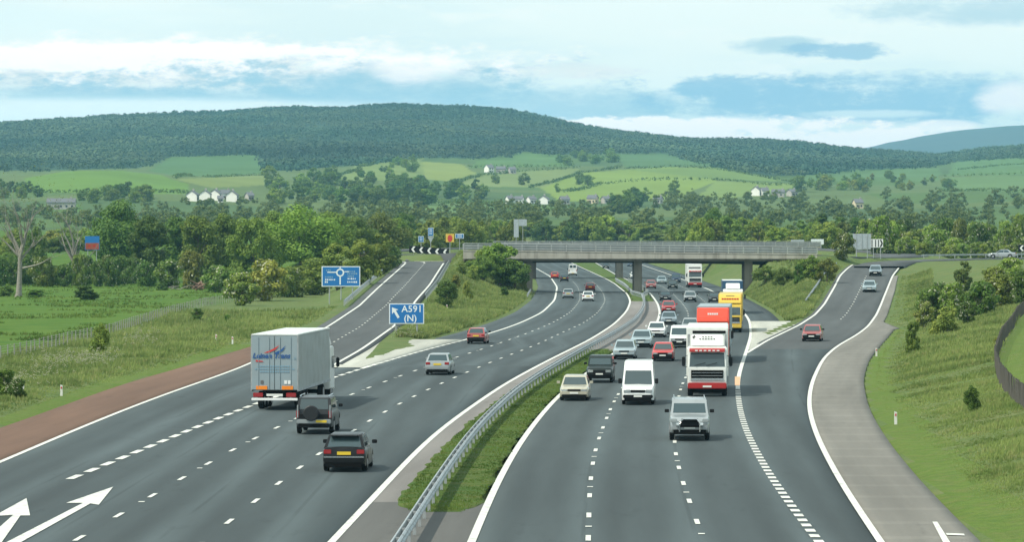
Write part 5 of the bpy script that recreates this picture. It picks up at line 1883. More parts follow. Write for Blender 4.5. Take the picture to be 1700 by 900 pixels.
MB().prism([(yc + .45, 3.1), (yc + .6, 3.3), (yc + 1.6, 3.85), (yc + 2.0, 3.85), (yc + 2.0, 3.1)], -1.1, 1.1).build('air_deflector', M['truck_white'], t, bevel=.06)
rig_wheels(t, (yc + 1.3, yc + 4.6, yb - 4.6, yb - 3.3, yb - 2.0))
t['_len'] = LT
put_vehicle(t, 456, 683, fA, True, None, 1.0, rz=heading(LCL, 200) + .018)


# ------------------------------------------------------------------ foliage
def leaf_cloud(centres, radii, n, size, r, flat=.75):
    """n leaf quads spread through clumps; returns verts (4n,3)"""
    w_ = radii ** 2
    w_ = w_ / w_.sum()
    ci = r.choice(len(centres), n, p=w_)
    d = r.normal(size=(n, 3))
    d /= np.linalg.norm(d, axis=1)[:, None]
    rad = r.random(n) ** .28
    c_ = centres[ci] + d * (radii[ci] * rad)[:, None] * np.array([1, 1, flat])
    nr = d + r.normal(size=(n, 3)) * .38 + np.array([0, 0, .3])
    nr /= np.linalg.norm(nr, axis=1)[:, None]
    a = np.cross(nr, r.normal(size=(n, 3)))
    a /= np.linalg.norm(a, axis=1)[:, None]
    b = np.cross(nr, a)
    s_ = size * (.6 + .8 * r.random(n))[:, None]
    a = a * s_
    b = b * s_ * .75
    V = np.stack([c_ - a * .9, c_ - b * .8 + a * .1, c_ + a, c_ + b * .8 + a * .1], 1)
    return V.reshape(-1, 3)


def crown_clumps(r, h, w_, base, n, shape='round'):
    """clump centres for a crown of height h (from base) and half width w_"""
    cs, rs = [], []
    for _ in range(n):
        u = r.random()
        if shape == 'round':
            prof = math.sqrt(max(.02, 1 - (2 * u ** .85 - 1) ** 2)) * (.78 + .3 * r.random())
        elif shape == 'cone':
            prof = (1 - u) ** .8 * .95 + .08
        else:
            prof = (1 - .45 * u) * (.75 + .3 * r.random())
        a = r.random() * 2 * math.pi
        rr = prof * w_ * (r.random() ** .4) * .88
        cs.append((math.cos(a) * rr, math.sin(a) * rr, base + (h - base) * (.06 + .86 * u)))
        rs.append(w_ * (.24 + .20 * r.random()) * (1.0 - .30 * u))
    return np.array(cs), np.array(rs)


def crown_mesh(name, seed, h, w_, base, n_cl, n_leaf, leaf, shape='round', blossom=0.0):
    r = np.random.default_rng(seed)
    cs, rs = crown_clumps(r, h, w_, base, n_cl, shape)
    V = leaf_cloud(cs, rs, n_leaf, leaf, r)
    q = np.arange(len(V)).reshape(-1, 4)
    me = faces_mesh(name, V, q)
    me.materials.append(M['leaf'])
    if blossom:
        me.materials.append(M['blossom'])
        mi = (r.random(len(q)) < blossom * (vnoise(V[::4, 0] * 3, V[::4, 2] * 3 + V[::4, 1], 2.2, seed) > .5)).astype(np.int32)
        me.polygons.foreach_set('material_index', mi)
    return me


def trunk_mesh(name, seed, h, w_, base, r0):
    r = random.Random(seed)
    mb = MB()
    top = h * .72
    pts, rad = [], []
    x = y = 0.0
    for k in range(6):
        t_ = k / 5
        pts.append((x, y, -.3 + (top + .3) * t_))
        rad.append(r0 * (1.15 - .95 * t_))
        x += r.uniform(-.12, .12) * w_ * .5
        y += r.uniform(-.12, .12) * w_ * .5
    mb.tube(pts, rad, 7)
    for k in range(7):
        t_ = .30 + .09 * k
        z = top * t_
        a = r.random() * 6.28
        l_ = w_ * r.uniform(.5, .85)
        mb.tube([(0, 0, z), (math.cos(a) * l_ * .5, math.sin(a) * l_ * .5, z + l_ * .35), (math.cos(a) * l_, math.sin(a) * l_, z + l_ * .8)], [r0 * .45, r0 * .28, r0 * .08], 5)
    me = mb.mesh(name)
    me.materials.append(M['bark'])
    return me


KINDS = {}


def tree_kind(key, h, w_, base, n_cl, n_leaf, leaf, shape='round', blossom=0.0, r0=.25, variants=3, seed=0):
    KINDS[key] = [(crown_mesh('crown_' + key, seed + 17 * k, h, w_ * (1 + .12 * (k - 1)), base, n_cl, n_leaf, leaf, shape, blossom), trunk_mesh('trunk_' + key, seed + k, h, w_, base, r0), h, w_) for k in range(variants)]


tree_kind('broad', 13.0, 5.6, 1.0, 64, 12000, .27, variants=5, seed=100)
tree_kind('belt', 9.0, 3.8, .5, 38, 5000, .28, variants=5, seed=200)
tree_kind('spruce', 9.0, 2.1, .6, 40, 2600, .32, 'cone', variants=2, seed=300)
tree_kind('bush', 3.0, 1.7, .1, 34, 3600, .13, 'bush', r0=.07, variants=3, seed=400)
tree_kind('thorn', 4.2, 2.5, .2, 42, 4200, .17, 'round', blossom=.13, r0=.10, variants=3, seed=500)
tree_kind('far', 9.0, 4.2, .5, 26, 1700, .42, variants=5, seed=600)
COUNT = {}


def tree(key, X, Y, hgt, label, group=None, wid=None, tone=(1, 1, 1), name='broadleaf_tree', cat='tree', z=None, sink=0.0):
    c_, tr_, h0, w0 = random.choice(KINDS[key])
    base_tone = tone
    q_ = random.uniform(.78, 1.22)
    tint = tuple(v * q_ * random.uniform(.95, 1.05) for v in tone)
    s_ = hgt / h0
    t = thing(name, label, cat, (X, Y, (ground(X, Y) if z is None else z) - sink), random.random() * 6.28, group)
    sx = s_ if wid is None else wid / w0
    t.scale = (sx, sx, s_)
    MANY.append((t, tone))
    o = obj('crown', c_, None, t)
    o.color = (*tint, 1)
    obj('trunk', tr_, None, t)
    return t


def tree_px(key, x, ytop, D, label, group=None, half_px=None, tone=(1, 1, 1), name='broadleaf_tree', cat='tree', sink=0.0, ybase=None):
    """tree whose top shows at (x, ytop) when it stands at distance D"""
    if ybase is not None:
        p = hit(x, ybase)
        D = p[1]
    X = (x - CX) * D / F
    if D > 600 and float(LCL(D)) - 7 < X < float(RCR(D)) + 7:
        D = random.uniform(1242, 1290)      # the road runs here: stand beyond its bend
        X = (x - CX) * D / F
    zt = H - (ytop - YH) * D / F
    z = ground(X, D)
    return tree(key, X, D, max(zt - z, .6) + sink, label, group, None if half_px is None else half_px * D / F, tone, name, cat, z, sink)


G1 = (1.12, 1.18, .85)
DARK = (.62, .78, .62)
MID = (.92, 1.0, .78)
LIME = (1.35, 1.3, .95)
OLIVE = (1.25, 1.12, 1.0)
BROWN = (1.45, 1.12, .95)
TONE = {G1: 'fresh green', DARK: 'dark green', MID: 'mid green', LIME: 'lime green', OLIVE: 'olive green', BROWN: 'brownish green'}
MANY = []
# the wood beside the exit slip road
WOOD = 'trees of the wood beside the exit slip road'
for (x, yt, D, hp, tone, lb) in (
        (200, 333, 720, 50, DARK, 'tall dark tree rising at the field end of the roadside wood'),
        (248, 358, 660, 44, MID, 'round dark green tree second in the wood from the field end'),
        (292, 360, 700, 42, DARK, 'dark tree set back in the wood behind its rounder neighbours'),
        (330, 356, 650, 42, G1, 'round green tree in the wood above the brush heap'),
        (372, 352, 660, 44, MID, 'broad green tree left of the tallest crown of the wood'),
        (418, 358, 640, 42, G1, 'mid green tree in the wood above the brown bushes'),
        (455, 348, 680, 40, MID, 'dark upright tree beside the tallest crown of the wood'),
        (500, 340, 650, 52, G1, 'tallest and broadest tree of the roadside wood'),
        (548, 352, 660, 44, G1, 'large green tree directly above the roundabout map sign'),
        (590, 360, 690, 40, MID, 'green tree in the wood just past the map sign'),
        (628, 352, 740, 44, OLIVE, 'olive green tree behind the slip road end of the wood'),
        (660, 362, 760, 34, MID, 'small dark tree closing the wood at the roundabout')):
    tree_px('broad', x, yt, D, lb, WOOD, hp, tone)
FR = 'bushes along the front of the roadside wood'
for k, (x, yt, yb_, hp, tone, lb, kd) in enumerate((
        (400, 452, 508, 34, OLIVE, 'olive bush at the fence end of the roadside wood', 'thorn'), (440, 430, 500, 40, BROWN, 'brownish thorn bush in front of the wood', 'thorn'), (318, 415, 480, 26, BROWN, 'reddish brown bush half way along the wood front', 'thorn'),
        (478, 440, 494, 34, OLIVE, 'olive thorn bush beside the brownish one', 'thorn'), (520, 428, 490, 38, LIME, 'pale lime bush left of the map sign', 'belt'), (560, 402, 482, 36, LIME, 'tall lime green bush behind the map sign', 'belt'),
        (600, 396, 472, 34, LIME, 'lime green bush right behind the map sign edge', 'belt'), (632, 385, 455, 30, OLIVE, 'olive bush by the barrier near the top of the exit slip', 'belt'), (645, 405, 446, 22, DARK, 'dark bush where the slip barrier ends', 'belt'),
        (360, 440, 486, 30, MID, 'green bush low in front of the wood above the brush heap', 'thorn'), (280, 430, 478, 28, MID, 'green bush at the hedge end of the wood', 'thorn'))):
    tree_px(kd, x, yt, 0, lb, FR, hp, tone, 'bush' if kd != 'belt' else 'young_tree', 'bush' if kd != 'belt' else 'tree', ybase=yb_)

# hedge and scrub across the back of the field
HB = 'scrub along the back of the green field'
for k in range(30):
    x = -40 + k * 12.5 + random.uniform(-5, 5)
    D = random.uniform(610, 660)
    if not 250 < x < 320:
        tree_px('thorn', x, random.uniform(418, 440), D, 'dark scrub bush in the hedge behind the green field', HB, random.uniform(14, 22), random.choice((DARK, DARK, MID, OLIVE)), 'scrub_bush', 'bush')
HC = 'trees scattered behind the field hedge'
for k in range(22):
    x = -60 + k * 13 + random.uniform(-6, 6)
    D = random.uniform(720, 1000)
    tree_px('belt', x, random.uniform(372, 408), D, 'loose green tree in the band behind the field hedge', HC, random.uniform(16, 26), random.choice((MID, OLIVE, LIME, G1, BROWN)))

# belts behind the roundabout and the bridge
BB = 'trees of the belt behind the bridge'
for k in range(62):
    x = 640 + k * 12.4 + random.uniform(-5, 5)
    D = random.uniform(800, 1050)
    yt = 366 + 6 * math.sin(x * .03) + random.uniform(-5, 9)
    if x > 1290:
        yt += 4
    tree_px('belt', x, yt, D, 'yellow-green tree in the long belt behind the bridge', BB, random.uniform(15, 27), random.choice((LIME, LIME, OLIVE, MID, (1.3, 1.22, .9))))
BD_ = 'darker trees standing up from the belt'
for (x, yt, hp, tone) in ((672, 352, 26, DARK), (905, 362, 22, DARK), (1185, 345, 26, DARK), (1212, 352, 20, MID), (1365, 352, 30, DARK), (1395, 356, 22, DARK), (1420, 358, 26, DARK), (1330, 362, 22, DARK), (950, 366, 18, DARK), (1275, 362, 20, MID)):
    tree_px('belt' if x < 1300 else 'spruce', x, yt, random.uniform(880, 960), {1: 'dark tree rising above the belt behind the bridge', 0: 'dark conifer in the small plantation behind the bridge end'}[int(x < 1300)], BD_, hp * .8, tone, 'broadleaf_tree' if x < 1300 else 'conifer_tree')
BT = 'blossoming thorn trees beyond the link road'
for k in range(34):
    x = 1440 + k * 8.6 + random.uniform(-5, 5)
    D = random.uniform(660, 800)
    tree_px('thorn', x, random.uniform(352, 392), D, 'thorn tree flecked with white blossom beyond the link road', BT, random.uniform(14, 26), random.choice((MID, DARK, OLIVE, G1)), 'thorn_tree')
BT2 = 'shrubs along the far side of the link road'
for k in range(24):
    x = 1475 + k * 10 + random.uniform(-4, 4)
    tree_px('thorn', x, random.uniform(392, 408), random.uniform(645, 665), 'low shrub on the far bank of the link road', BT2, random.uniform(9, 17), random.choice((G1, LIME, MID)), 'shrub', 'bush')

# embankment bushes by the bridge
EB = 'bushes on the embankment between the exit slip and the bridge'
for (x, yt, yb_, hp, tone, kd, lb) in (
        (830, 402, 474, 36, G1, 'belt', 'big green tree in front of the bridge end'), (855, 430, 480, 22, DARK, 'belt', 'dark green tree against the bridge abutment'), (800, 425, 468, 24, MID, 'belt', 'green tree on the embankment left of the bridge end'),
        (812, 408, 448, 22, LIME, 'belt', 'pale tree at the top of the embankment by the roundabout'), (740, 464, 512, 18, DARK, 'belt', 'dark small tree standing alone above the exit sign'), (776, 466, 498, 9, BROWN, 'bush', 'small brown bush midway down the embankment'),
        (757, 455, 480, 12, BROWN, 'bush', 'brown bush beside the slip barrier'), (837, 476, 494, 9, DARK, 'bush', 'small dark bush below the bridge end trees'), (765, 436, 458, 12, MID, 'bush', 'green bush at the head of the embankment'), (785, 440, 468, 12, OLIVE, 'bush', 'olive bush among the embankment trees'),
        (868, 460, 486, 10, OLIVE, 'bush', 'pale bush at the foot of the abutment')):
    tree_px(kd, x, yt, 0, lb, EB, hp, tone, 'bush' if kd == 'bush' else 'young_tree', 'bush' if kd == 'bush' else 'tree', ybase=yb_)
for (x, yt, yb_, hp, tone, kd, lb) in (
        (1345, 424, 466, 20, G1, 'belt', 'bright green bush under the far end of the bridge'), (1372, 428, 470, 18, BROWN, 'belt', 'brown-green bush beside the entry slip barrier'), (1300, 444, 478, 16, MID, 'belt', 'green bush on the bank right of the last pier'),
        (1200, 436, 470, 18, LIME, 'belt', 'lime bush behind the bridge between the piers'), (1222, 440, 474, 14, G1, 'belt', 'green bush showing beside the last pier'), (1270, 440, 470, 16, MID, 'belt', 'mid green bush just right of the last pier'),
        (1400, 386, 432, 22, OLIVE, 'thorn', 'olive thorn tree at the end of the bridge parapet'), (1325, 438, 474, 12, DARK, 'bush', 'dark low bush under the bridge end')):
    tree_px(kd, x, yt, 0, lb, 'bushes on the bank by the entry slip', hp, tone, 'bush' if kd != 'thorn' else 'thorn_tree', 'bush', ybase=yb_)

# planting on the grass bank beside the entry slip
PB = 'bushes planted on the grass bank'
for (x, yt, yb_, hp, tone, kd, lb) in (
        (1600, 432, 484, 18, MID, 'belt', 'tallest round bush at the top of the grass bank'), (1545, 476, 536, 30, MID, 'thorn', 'blossoming bush nearest the entry slip on the grass bank'), (1585, 468, 530, 30, MID, 'thorn', 'blossoming bush second along the grass bank'),
        (1630, 466, 526, 32, DARK, 'thorn', 'broad dark bush in the middle of the bank planting'), (1665, 455, 510, 30, OLIVE, 'thorn', 'olive bush near the paddock corner'), (1695, 448, 506, 26, MID, 'thorn', 'bush at the frame edge above the paddock'),
        (1572, 508, 554, 22, OLIVE, 'bush', 'round olive bush standing forward on the bank'), (1516, 532, 586, 17, MID, 'bush', 'loose dark bush closest to the pale shoulder'), (1650, 440, 490, 26, OLIVE, 'thorn', 'olive bush behind the middle of the planting'),
        (1560, 468, 515, 22, DARK, 'thorn', 'dark bush behind the blossoming pair'), (1680, 425, 470, 24, MID, 'thorn', 'green bush at the back of the planting by the frame edge'), (1615, 640, 684, 16, DARK, 'bush', 'small lone dark tree on the open grass bank'),
        (1655, 562, 574, 6, BROWN, 'bush', 'tiny brown bush by the paddock fence'), (1535, 500, 545, 20, OLIVE, 'thorn', 'pale bush at the slip end of the planting'), (1605, 500, 540, 20, DARK, 'thorn', 'low dark bush in front of the blossoming pair')):
    tree_px(kd, x, yt, 0, lb, PB, hp, tone, 'bush', 'bush', ybase=yb_)
for (x, yt, yb_, hp, tone, kd, lb) in (
        (165, 536, 588, 18, G1, 'bush', 'upright round bush by the field fence'), (327, 511, 534, 14, DARK, 'bush', 'low dark bush in the verge along the fence'), (378, 522, 538, 7, DARK, 'bush', 'tiny bush in the verge beyond the low dark one'),
        (8, 612, 660, 24, MID, 'bush', 'dark bush at the verge cut by the frame edge'), (30, 628, 662, 16, DARK, 'bush', 'low dark bush beside the frame-edge bush'),
        (140, 474, 498, 26, DARK, 'bush', 'dark nettle clump at the foot of the broken tree'), (60, 480, 494, 20, DARK, 'bush', 'dark clump between the two dead trees'), (8, 474, 492, 16, DARK, 'bush', 'dark clump at the field edge beside the bare tree'), (270, 470, 482, 14, DARK, 'bush', 'low dark clump beside the brush heap')):
    tree_px(kd, x, yt, 0, lb, 'bushes on the field verge', hp, tone, 'bush', 'bush', ybase=yb_)


# ------------------------------------------------------------------ dead trees and brush
def branch(mb, p, d, l_, r_, depth, rnd, tips):
    pts = [Vector(p)]
    rad = [r_]
    q = Vector(p)
    dd = Vector(d).normalized()
    for k in range(4):
        dd = (dd + Vector((rnd.uniform(-.22, .22), rnd.uniform(-.22, .22), rnd.uniform(-.05, .18)))).normalized()
        q = q + dd * l_ / 4
        pts.append(q.copy())
        rad.append(r_ * (1 - .17 * (k + 1)))
    mb.tube(pts, rad, 6 if depth > 2 else 4, cap=False)
    if depth == 0:
        tips.append(q.copy())
        return
    for k in range(rnd.choice((2, 3, 3))):
        i = rnd.choice((2, 3, 4, 4))
        a = Vector((rnd.uniform(-1, 1), rnd.uniform(-1, 1), rnd.uniform(-.1, .9))).normalized()
        branch(mb, pts[i], (dd * .9 + a * .9), l_ * rnd.uniform(.55, .8), rad[i] * .62, depth - 1, rnd, tips)


def dead_tree(label, x, yb_, yt, seed, lean=0.0):
    p = hit(x, yb_)
    hgt = (yb_ - yt) * p[1] / F
    t = thing('dead_tree', label, 'tree', tuple(p), group='dead trees in the field')
    rnd = random.Random(seed)
    mb, tips = MB(), []
    mb.tube([(0, 0, -.3), (.1, 0, .5), (.25 + lean * .2, 0, hgt * .18), (.3 + lean, .1, hgt * .36)], [hgt * .036, hgt * .024, hgt * .019, hgt * .015], 9)
    mb.build('trunk', M['dead_wood'], t, True)
    top = Vector((.3 + lean, .1, hgt * .35))
    for k, (dx, l_) in enumerate(((.15, .34), (-.35, .3), (.5, .3), (-.8, .22), (.05, .36), (.9, .24), (-.55, .32), (.3, .28))):
        b = MB()
        branch(b, top - Vector((0, 0, .25 * k)), (dx, rnd.uniform(-.4, .4), 1.0), hgt * l_, hgt * .0125, 4, rnd, tips)
        b.build('limb', M['dead_wood'], t, True)
    b = MB()
    branch(b, (.25, 0, hgt * .22), (1, .1, .25), hgt * .26, hgt * .010, 1, rnd, tips)
    b.build('limb', M['dead_wood'], t, True)
    # a haze of sparse young leaves
    r = np.random.default_rng(seed)
    tp = np.array([tuple(v) for v in tips])
    V = leaf_cloud(tp, np.full(len(tp), hgt * .045), 220, .12, r)
    o = obj('sparse_leaves', faces_mesh('sparse_leaves', V, np.arange(len(V)).reshape(-1, 4)), M['leaf'], t)
    o.color = (1.1, 1.0, 1.0, 1)


dead_tree('tall bare dead tree with a pale trunk in the green field', 30, 493, 282, 5)
dead_tree('broken dead tree with pale split limbs beside the bare tree', 122, 474, 322, 9, -.4)
for (x, y, lb, n, s_) in ((296, 482, 'pale upturned stump beside the roadside wood', 7, .8), (345, 482, 'reddish brown heap of cut brush beside the stump', 22, 1.3)):
    p = hit(x, y)
    t = thing('brush_heap', lb, 'brush heap', tuple(p))
    for k in range(n):
        a, l_ = random.random() * 6.28, random.uniform(.8, 2.2) * s_
        c_ = Vector((random.uniform(-1.6, 1.6) * s_, random.uniform(-1, 1) * s_, random.uniform(.1, .9) * s_))
        d = Vector((math.cos(a), math.sin(a), random.uniform(-.2, .6))) * l_ / 2
        MB().tube([c_ - d, c_, c_ + d], [.14 * s_, .12 * s_, .06 * s_], 6).build('log', M['log'] if n > 10 else M['dead_wood'], t)

# ------------------------------------------------------------------ countryside: hedges, trees, woods
def hedge(label, pts, hgt=2.6, wd=1.8, tone=DARK, dens=7):
    q = np.array([hit(x, y, 1300, 6000) for x, y in pts])
    c_ = resample(q, 6.0)
    c_[:, 2] = z_at(c_[:, 0], c_[:, 1])
    r = np.random.default_rng(len(pts) * 31 + int(pts[0][0]))
    n = len(c_)
    hs = hgt * (.6 + .9 * vnoise(np.arange(n) * 1.0, np.zeros(n), 3.0, int(pts[0][0])))
    t = thing('hedge', label, 'hedge', tuple(c_[0]), group='field hedges')
    cs = c_ - c_[0] + np.stack([np.zeros(n), np.zeros(n), hs * .45], 1)
    V = leaf_cloud(cs, np.maximum(hs * .75, 2.2), n * dens * 2, .8, r, .6)
    o = obj('foliage', faces_mesh('hedge_foliage', V, np.arange(len(V)).reshape(-1, 4)), M['leaf_far'], t)
    o.color = (*tone, 1)


HEDGES = [
    ('dark hedge climbing between the two brightest hillside fields', [(880, 312), (920, 303), (960, 288), (1030, 279)]),
    ('hedge crossing the foot of the brightest hillside field', [(935, 319), (1000, 306), (1080, 300), (1185, 299)]),
    ('hedge rising towards the hillside farm', [(740, 307), (800, 291), (860, 285), (960, 279)]),
    ('hedge over the crest of the brightest fields', [(1040, 280), (1120, 277), (1185, 281), (1250, 291), (1330, 304)]),
    ('hedge curving up the lit knoll beside the dark belt', [(560, 293), (600, 277), (640, 268), (700, 264)]),
    ('upper hedge of the hillside fields at the edge of the view', [(1570, 293), (1640, 291), (1720, 289)]),
    ('lower hedge of the fields at the edge of the view', [(1560, 317), (1640, 318), (1720, 321)]),
    ('top hedge of the fields at the edge of the view', [(1590, 282), (1650, 276), (1720, 272)]),
    ('hedge below the dark belt of the valley floor', [(640, 337), (730, 339), (830, 337)]),
    ('long hedge across the valley floor field', [(640, 353), (760, 354), (860, 354), (980, 347)]),
    ('hedge along the pale field by the white village', [(290, 297), (360, 294), (440, 291)]),
    ('hedge below the farm on the far hillside', [(780, 279), (860, 278), (950, 276)]),
    ('hedge beneath the round bright hill', [(60, 320), (200, 323), (310, 321)]),
    ('hedge climbing from the village to the hill fields', [(1190, 299), (1270, 308), (1345, 307)]),
]
for lb, pts in HEDGES:
    hedge(lb, pts)

n_far = 0


def far_tree(x, y, hgt, tone, label, group, wid=None):
    p = hit(x, y, 1250, 6000)
    tree('far', p[0], p[1], hgt, label, group, wid, tone, z=p[2] - .4)


MASS = []


def fill(poly, n, hr, label, group, tones, seed, mass=False):
    r = random.Random(seed)
    xs = [p[0] for p in poly]
    ys_ = [p[1] for p in poly]
    k = 0
    while k < n:
        x, y = r.uniform(min(xs), max(xs)), r.uniform(min(ys_), max(ys_))
        if in_poly(np.array([x]), np.array([y]), poly)[0]:
            h_ = r.uniform(*hr)
            if mass:
                MASS.append((x, y, h_, r.uniform(.42, .62)))
                k += 1
                continue
            far_tree(x, y, h_, r.choice(tones), label, group, h_ * r.uniform(.42, .62))
            k += 1


fill([(560, 318), (640, 306), (720, 312), (790, 322), (826, 334), (790, 340), (640, 340), (560, 342)], 48, (8, 12), 'dark tree massed in the long belt across the valley', 'trees of the dark valley belt', [DARK, (.5, .68, .62), MID], 1)
fill([(440, 296), (560, 292), (560, 338), (440, 344)], 30, (7, 11), 'green tree in the copse beside the white village', 'trees of the village copse', [MID, DARK, G1], 2)
fill([(130, 326), (200, 322), (250, 328), (250, 340), (130, 340)], 16, (6, 9), 'dark tree at the foot of the round bright hill', 'trees below the round hill', [DARK, MID], 3)
fill([(-20, 312), (40, 314), (70, 330), (-20, 336)], 12, (6, 9), 'tree on the slope behind the bare dead tree', 'trees behind the dead tree', [DARK, MID, OLIVE], 4)
fill([(240, 350), (430, 350), (560, 344), (560, 368), (240, 368)], 34, (5, 8), 'tree on the valley floor in front of the white village', 'trees before the white village', [DARK, MID, G1], 5, True)
fill([(1090, 326), (1250, 332), (1700, 328), (1720, 356), (1090, 356)], 62, (6, 10), 'tree of the wooded valley floor beyond the bridge end', 'trees of the valley floor', [MID, DARK, OLIVE, G1, BROWN], 6, True)
fill([(1340, 298), (1590, 296), (1590, 326), (1350, 330)], 34, (6, 10), 'tree scattered below the wooded knoll', 'trees below the wooded knoll', [MID, OLIVE, G1, BROWN], 7)
fill([(1010, 336), (1090, 332), (1085, 356), (1015, 356)], 14, (7, 11), 'dark tree in the clump beside the valley houses', 'trees of the house clump', [DARK, (.5, .68, .65), MID], 8)
fill([(590, 282), (690, 270), (700, 300), (600, 312)], 22, (5, 9), 'small tree on the lit knoll above the dark belt', 'trees of the lit knoll', [MID, G1, DARK], 9)
fill([(600, 346), (1000, 350), (1000, 366), (600, 368)], 40, (5, 8), 'low tree along the near edge of the valley fields', 'trees of the near valley edge', [MID, OLIVE, G1, LIME], 10, True)
fill([(920, 262), (1015, 258), (1030, 276), (930, 276)], 14, (8, 11), 'dark tree in the clump above the bright fields', 'trees of the upper clump', [DARK, MID], 11)
for (x, y, h_, lb) in ((870, 307, 10, 'round lone tree between the bright hillside fields'), (962, 306, 11, 'dark lone tree by the hedge of the brightest field'), (975, 308, 9, 'second dark tree by the hedge of the brightest field'), (925, 319, 7, 'small round tree at the foot of the brightest field'), (823, 305, 8, 'lone tree below the hillside farm'),
                      (1120, 322, 10, 'lone tree near the valley houses'), (1330, 318, 13, 'dark conifer beside the long grey farm')):
    far_tree(x, y, h_, MID, lb, 'lone trees of the hillside', h_ * .5)

cs, rs = [], []
r = np.random.default_rng(77)
# growth along the near edge of the valley, thinning towards the villages
KEEP = [(296, 300, 432, 345), (826, 300, 1022, 346), (1235, 300, 1330, 336), (1400, 320, 1445, 352), (1078, 320, 1108, 346), (62, 320, 140, 352)]
k = 0
while k < 330:
    x, y = r.uniform(-60, 1760), r.uniform(338, 384)
    if any(a <= x <= c2 and b <= y <= d2 + 8 for a, b, c2, d2 in KEEP):
        continue
    if r.random() > np.interp(y, [338, 350, 362, 384], [.12, .35, .9, 1.0]):
        continue
    MASS.append((x, y, r.uniform(3.5, 7.5), r.uniform(.5, .75)))
    k += 1
for (x, y) in ((312, 340), (332, 341), (348, 340), (368, 343), (396, 340), (408, 338), (424, 337), (835, 343), (872, 345), (893, 344), (918, 343), (952, 344), (968, 343), (1020, 343), (1243, 330), (1282, 333), (1322, 332), (1410, 350), (1440, 350), (70, 352), (120, 354), (305, 336), (402, 336), (928, 340)):
    MASS.append((x, y, r.uniform(2.2, 4.5), r.uniform(.7, 1.1)))
for (x, y, h_, wf) in MASS:
    p = hit(x, y, 1100, 6000)
    if float(LCL(min(p[1], 1400))) - 8 < p[0] < float(RCR(min(p[1], 1400))) + 8 and p[1] < 1295:
        continue
    c_, q = crown_clumps(r, h_, h_ * wf, .2, 14)
    cs.append(c_ + p)
    rs.append(q)
V = leaf_cloud(np.vstack(cs), np.concatenate(rs), 480 * len(MASS), .42, r)
tag(obj('valley_trees', faces_mesh('valley_trees', V, np.arange(len(V)).reshape(-1, 4)), M['leaf_far']), 'far trees filling the valley floor before the villages', 'trees', kind='stuff')

# wooded hill: thousands of crowns that read as one mass
def crowns(name, poly, xr, dr, n, hr, m, seed, per=24, leaf=.45, clump=0.0):
    r = np.random.default_rng(seed)
    px = r.uniform(xr[0], xr[1], n)
    D = np.sqrt(r.uniform(dr[0] ** 2, dr[1] ** 2, n))
    X = (px - CX) * D / F
    Z = z_at(X, D)
    py = YH - (Z - H) * F / D
    k = in_poly(px + r.normal(size=n) * 3, py - 1 + r.normal(size=n) * 1.5, poly)
    k &= (.6 * vnoise(X, D, 90, seed + 5) + .4 * vnoise(X, D, 35, seed + 6)) >= clump
    px, D, X, Z = px[k], D[k], X[k], Z[k]
    n = len(X)
    hh = r.uniform(hr[0], hr[1], n) * (.7 + .6 * vnoise(X, D, 110, seed))
    rad = hh * r.uniform(.38, .62, n)
    # each crown: a dome of leaf-clump faces
    d = r.normal(size=(n, per, 3))
    d[..., 2] = np.abs(d[..., 2]) * 1.1 - .15
    d /= np.linalg.norm(d, axis=2)[..., None]
    rr = (.72 + .36 * r.random((n, per)))[..., None]
    c_ = d * rr * np.stack([rad, rad, hh * .6], 1)[:, None] + np.stack([X, D, Z + hh * .4], 1)[:, None]
    nr = d * 1.6 + r.normal(size=(n, per, 3)) * .4 + np.array([0, 0, .5])
    nr /= np.linalg.norm(nr, axis=2)[..., None]
    a = np.cross(nr, r.normal(size=(n, per, 3)))
    a /= np.linalg.norm(a, axis=2)[..., None]
    b = np.cross(nr, a)
    sz = (rad * leaf)[:, None, None] * (.6 + .8 * r.random((n, per, 1)))
    V = np.stack([c_ - a * sz, c_ - b * sz * .8, c_ + a * sz, c_ + b * sz * .8], 2)
    me = faces_mesh(name, V.reshape(-1, 3), np.arange(n * per * 4).reshape(-1, 4))
    tone = r.uniform(.85, 1.15, n) * (.5 + .65 * vnoise(X, D * .45, 230, seed + 1) + .4 * vnoise(X, D * .4, 80, seed + 2))
    ta = me.attributes.new('tone', 'FLOAT', 'POINT')
    ta.data.foreach_set('value', np.repeat(tone, per * 4).astype(np.float32))
    return obj(name, me, m)


def wood_fn(t, b, cols=((.036, .076, .046), (.085, .118, .060), (.032, .064, .040))):
    a = t.n('ShaderNodeAttribute', attribute_name='tone').outputs['Fac']
    pos = t.n('ShaderNodeNewGeometry').outputs['Position']
    n1 = t.ss(t.noise(pos, .0028, 6, .65), .42, .60)
    c_ = t.mix(n1, cols[0], cols[1])
    c_ = t.mix(t.m('MULTIPLY', t.ss(t.noise(pos, .3, 4, .7), .4, .7), .5), c_, cols[2])
    s_ = t.n('ShaderNodeVectorMath', operation='SCALE')
    t.put(s_.inputs[0], c_)
    t.put(s_.inputs['Scale'], a)
    t.put(b.inputs['Base Color'], s_.outputs[0])


M['wood'] = mat('hill_wood', (.04, .06, .03), .95, fn=wood_fn, spec=.1)
tag(crowns('woodland', WOODP, (-260, 1960), (2700, 5350), 62000, (3.5, 7), M['wood'], 61, 19, .38), 'dense mixed wood covering the long hill on the skyline', 'woodland', kind='stuff')


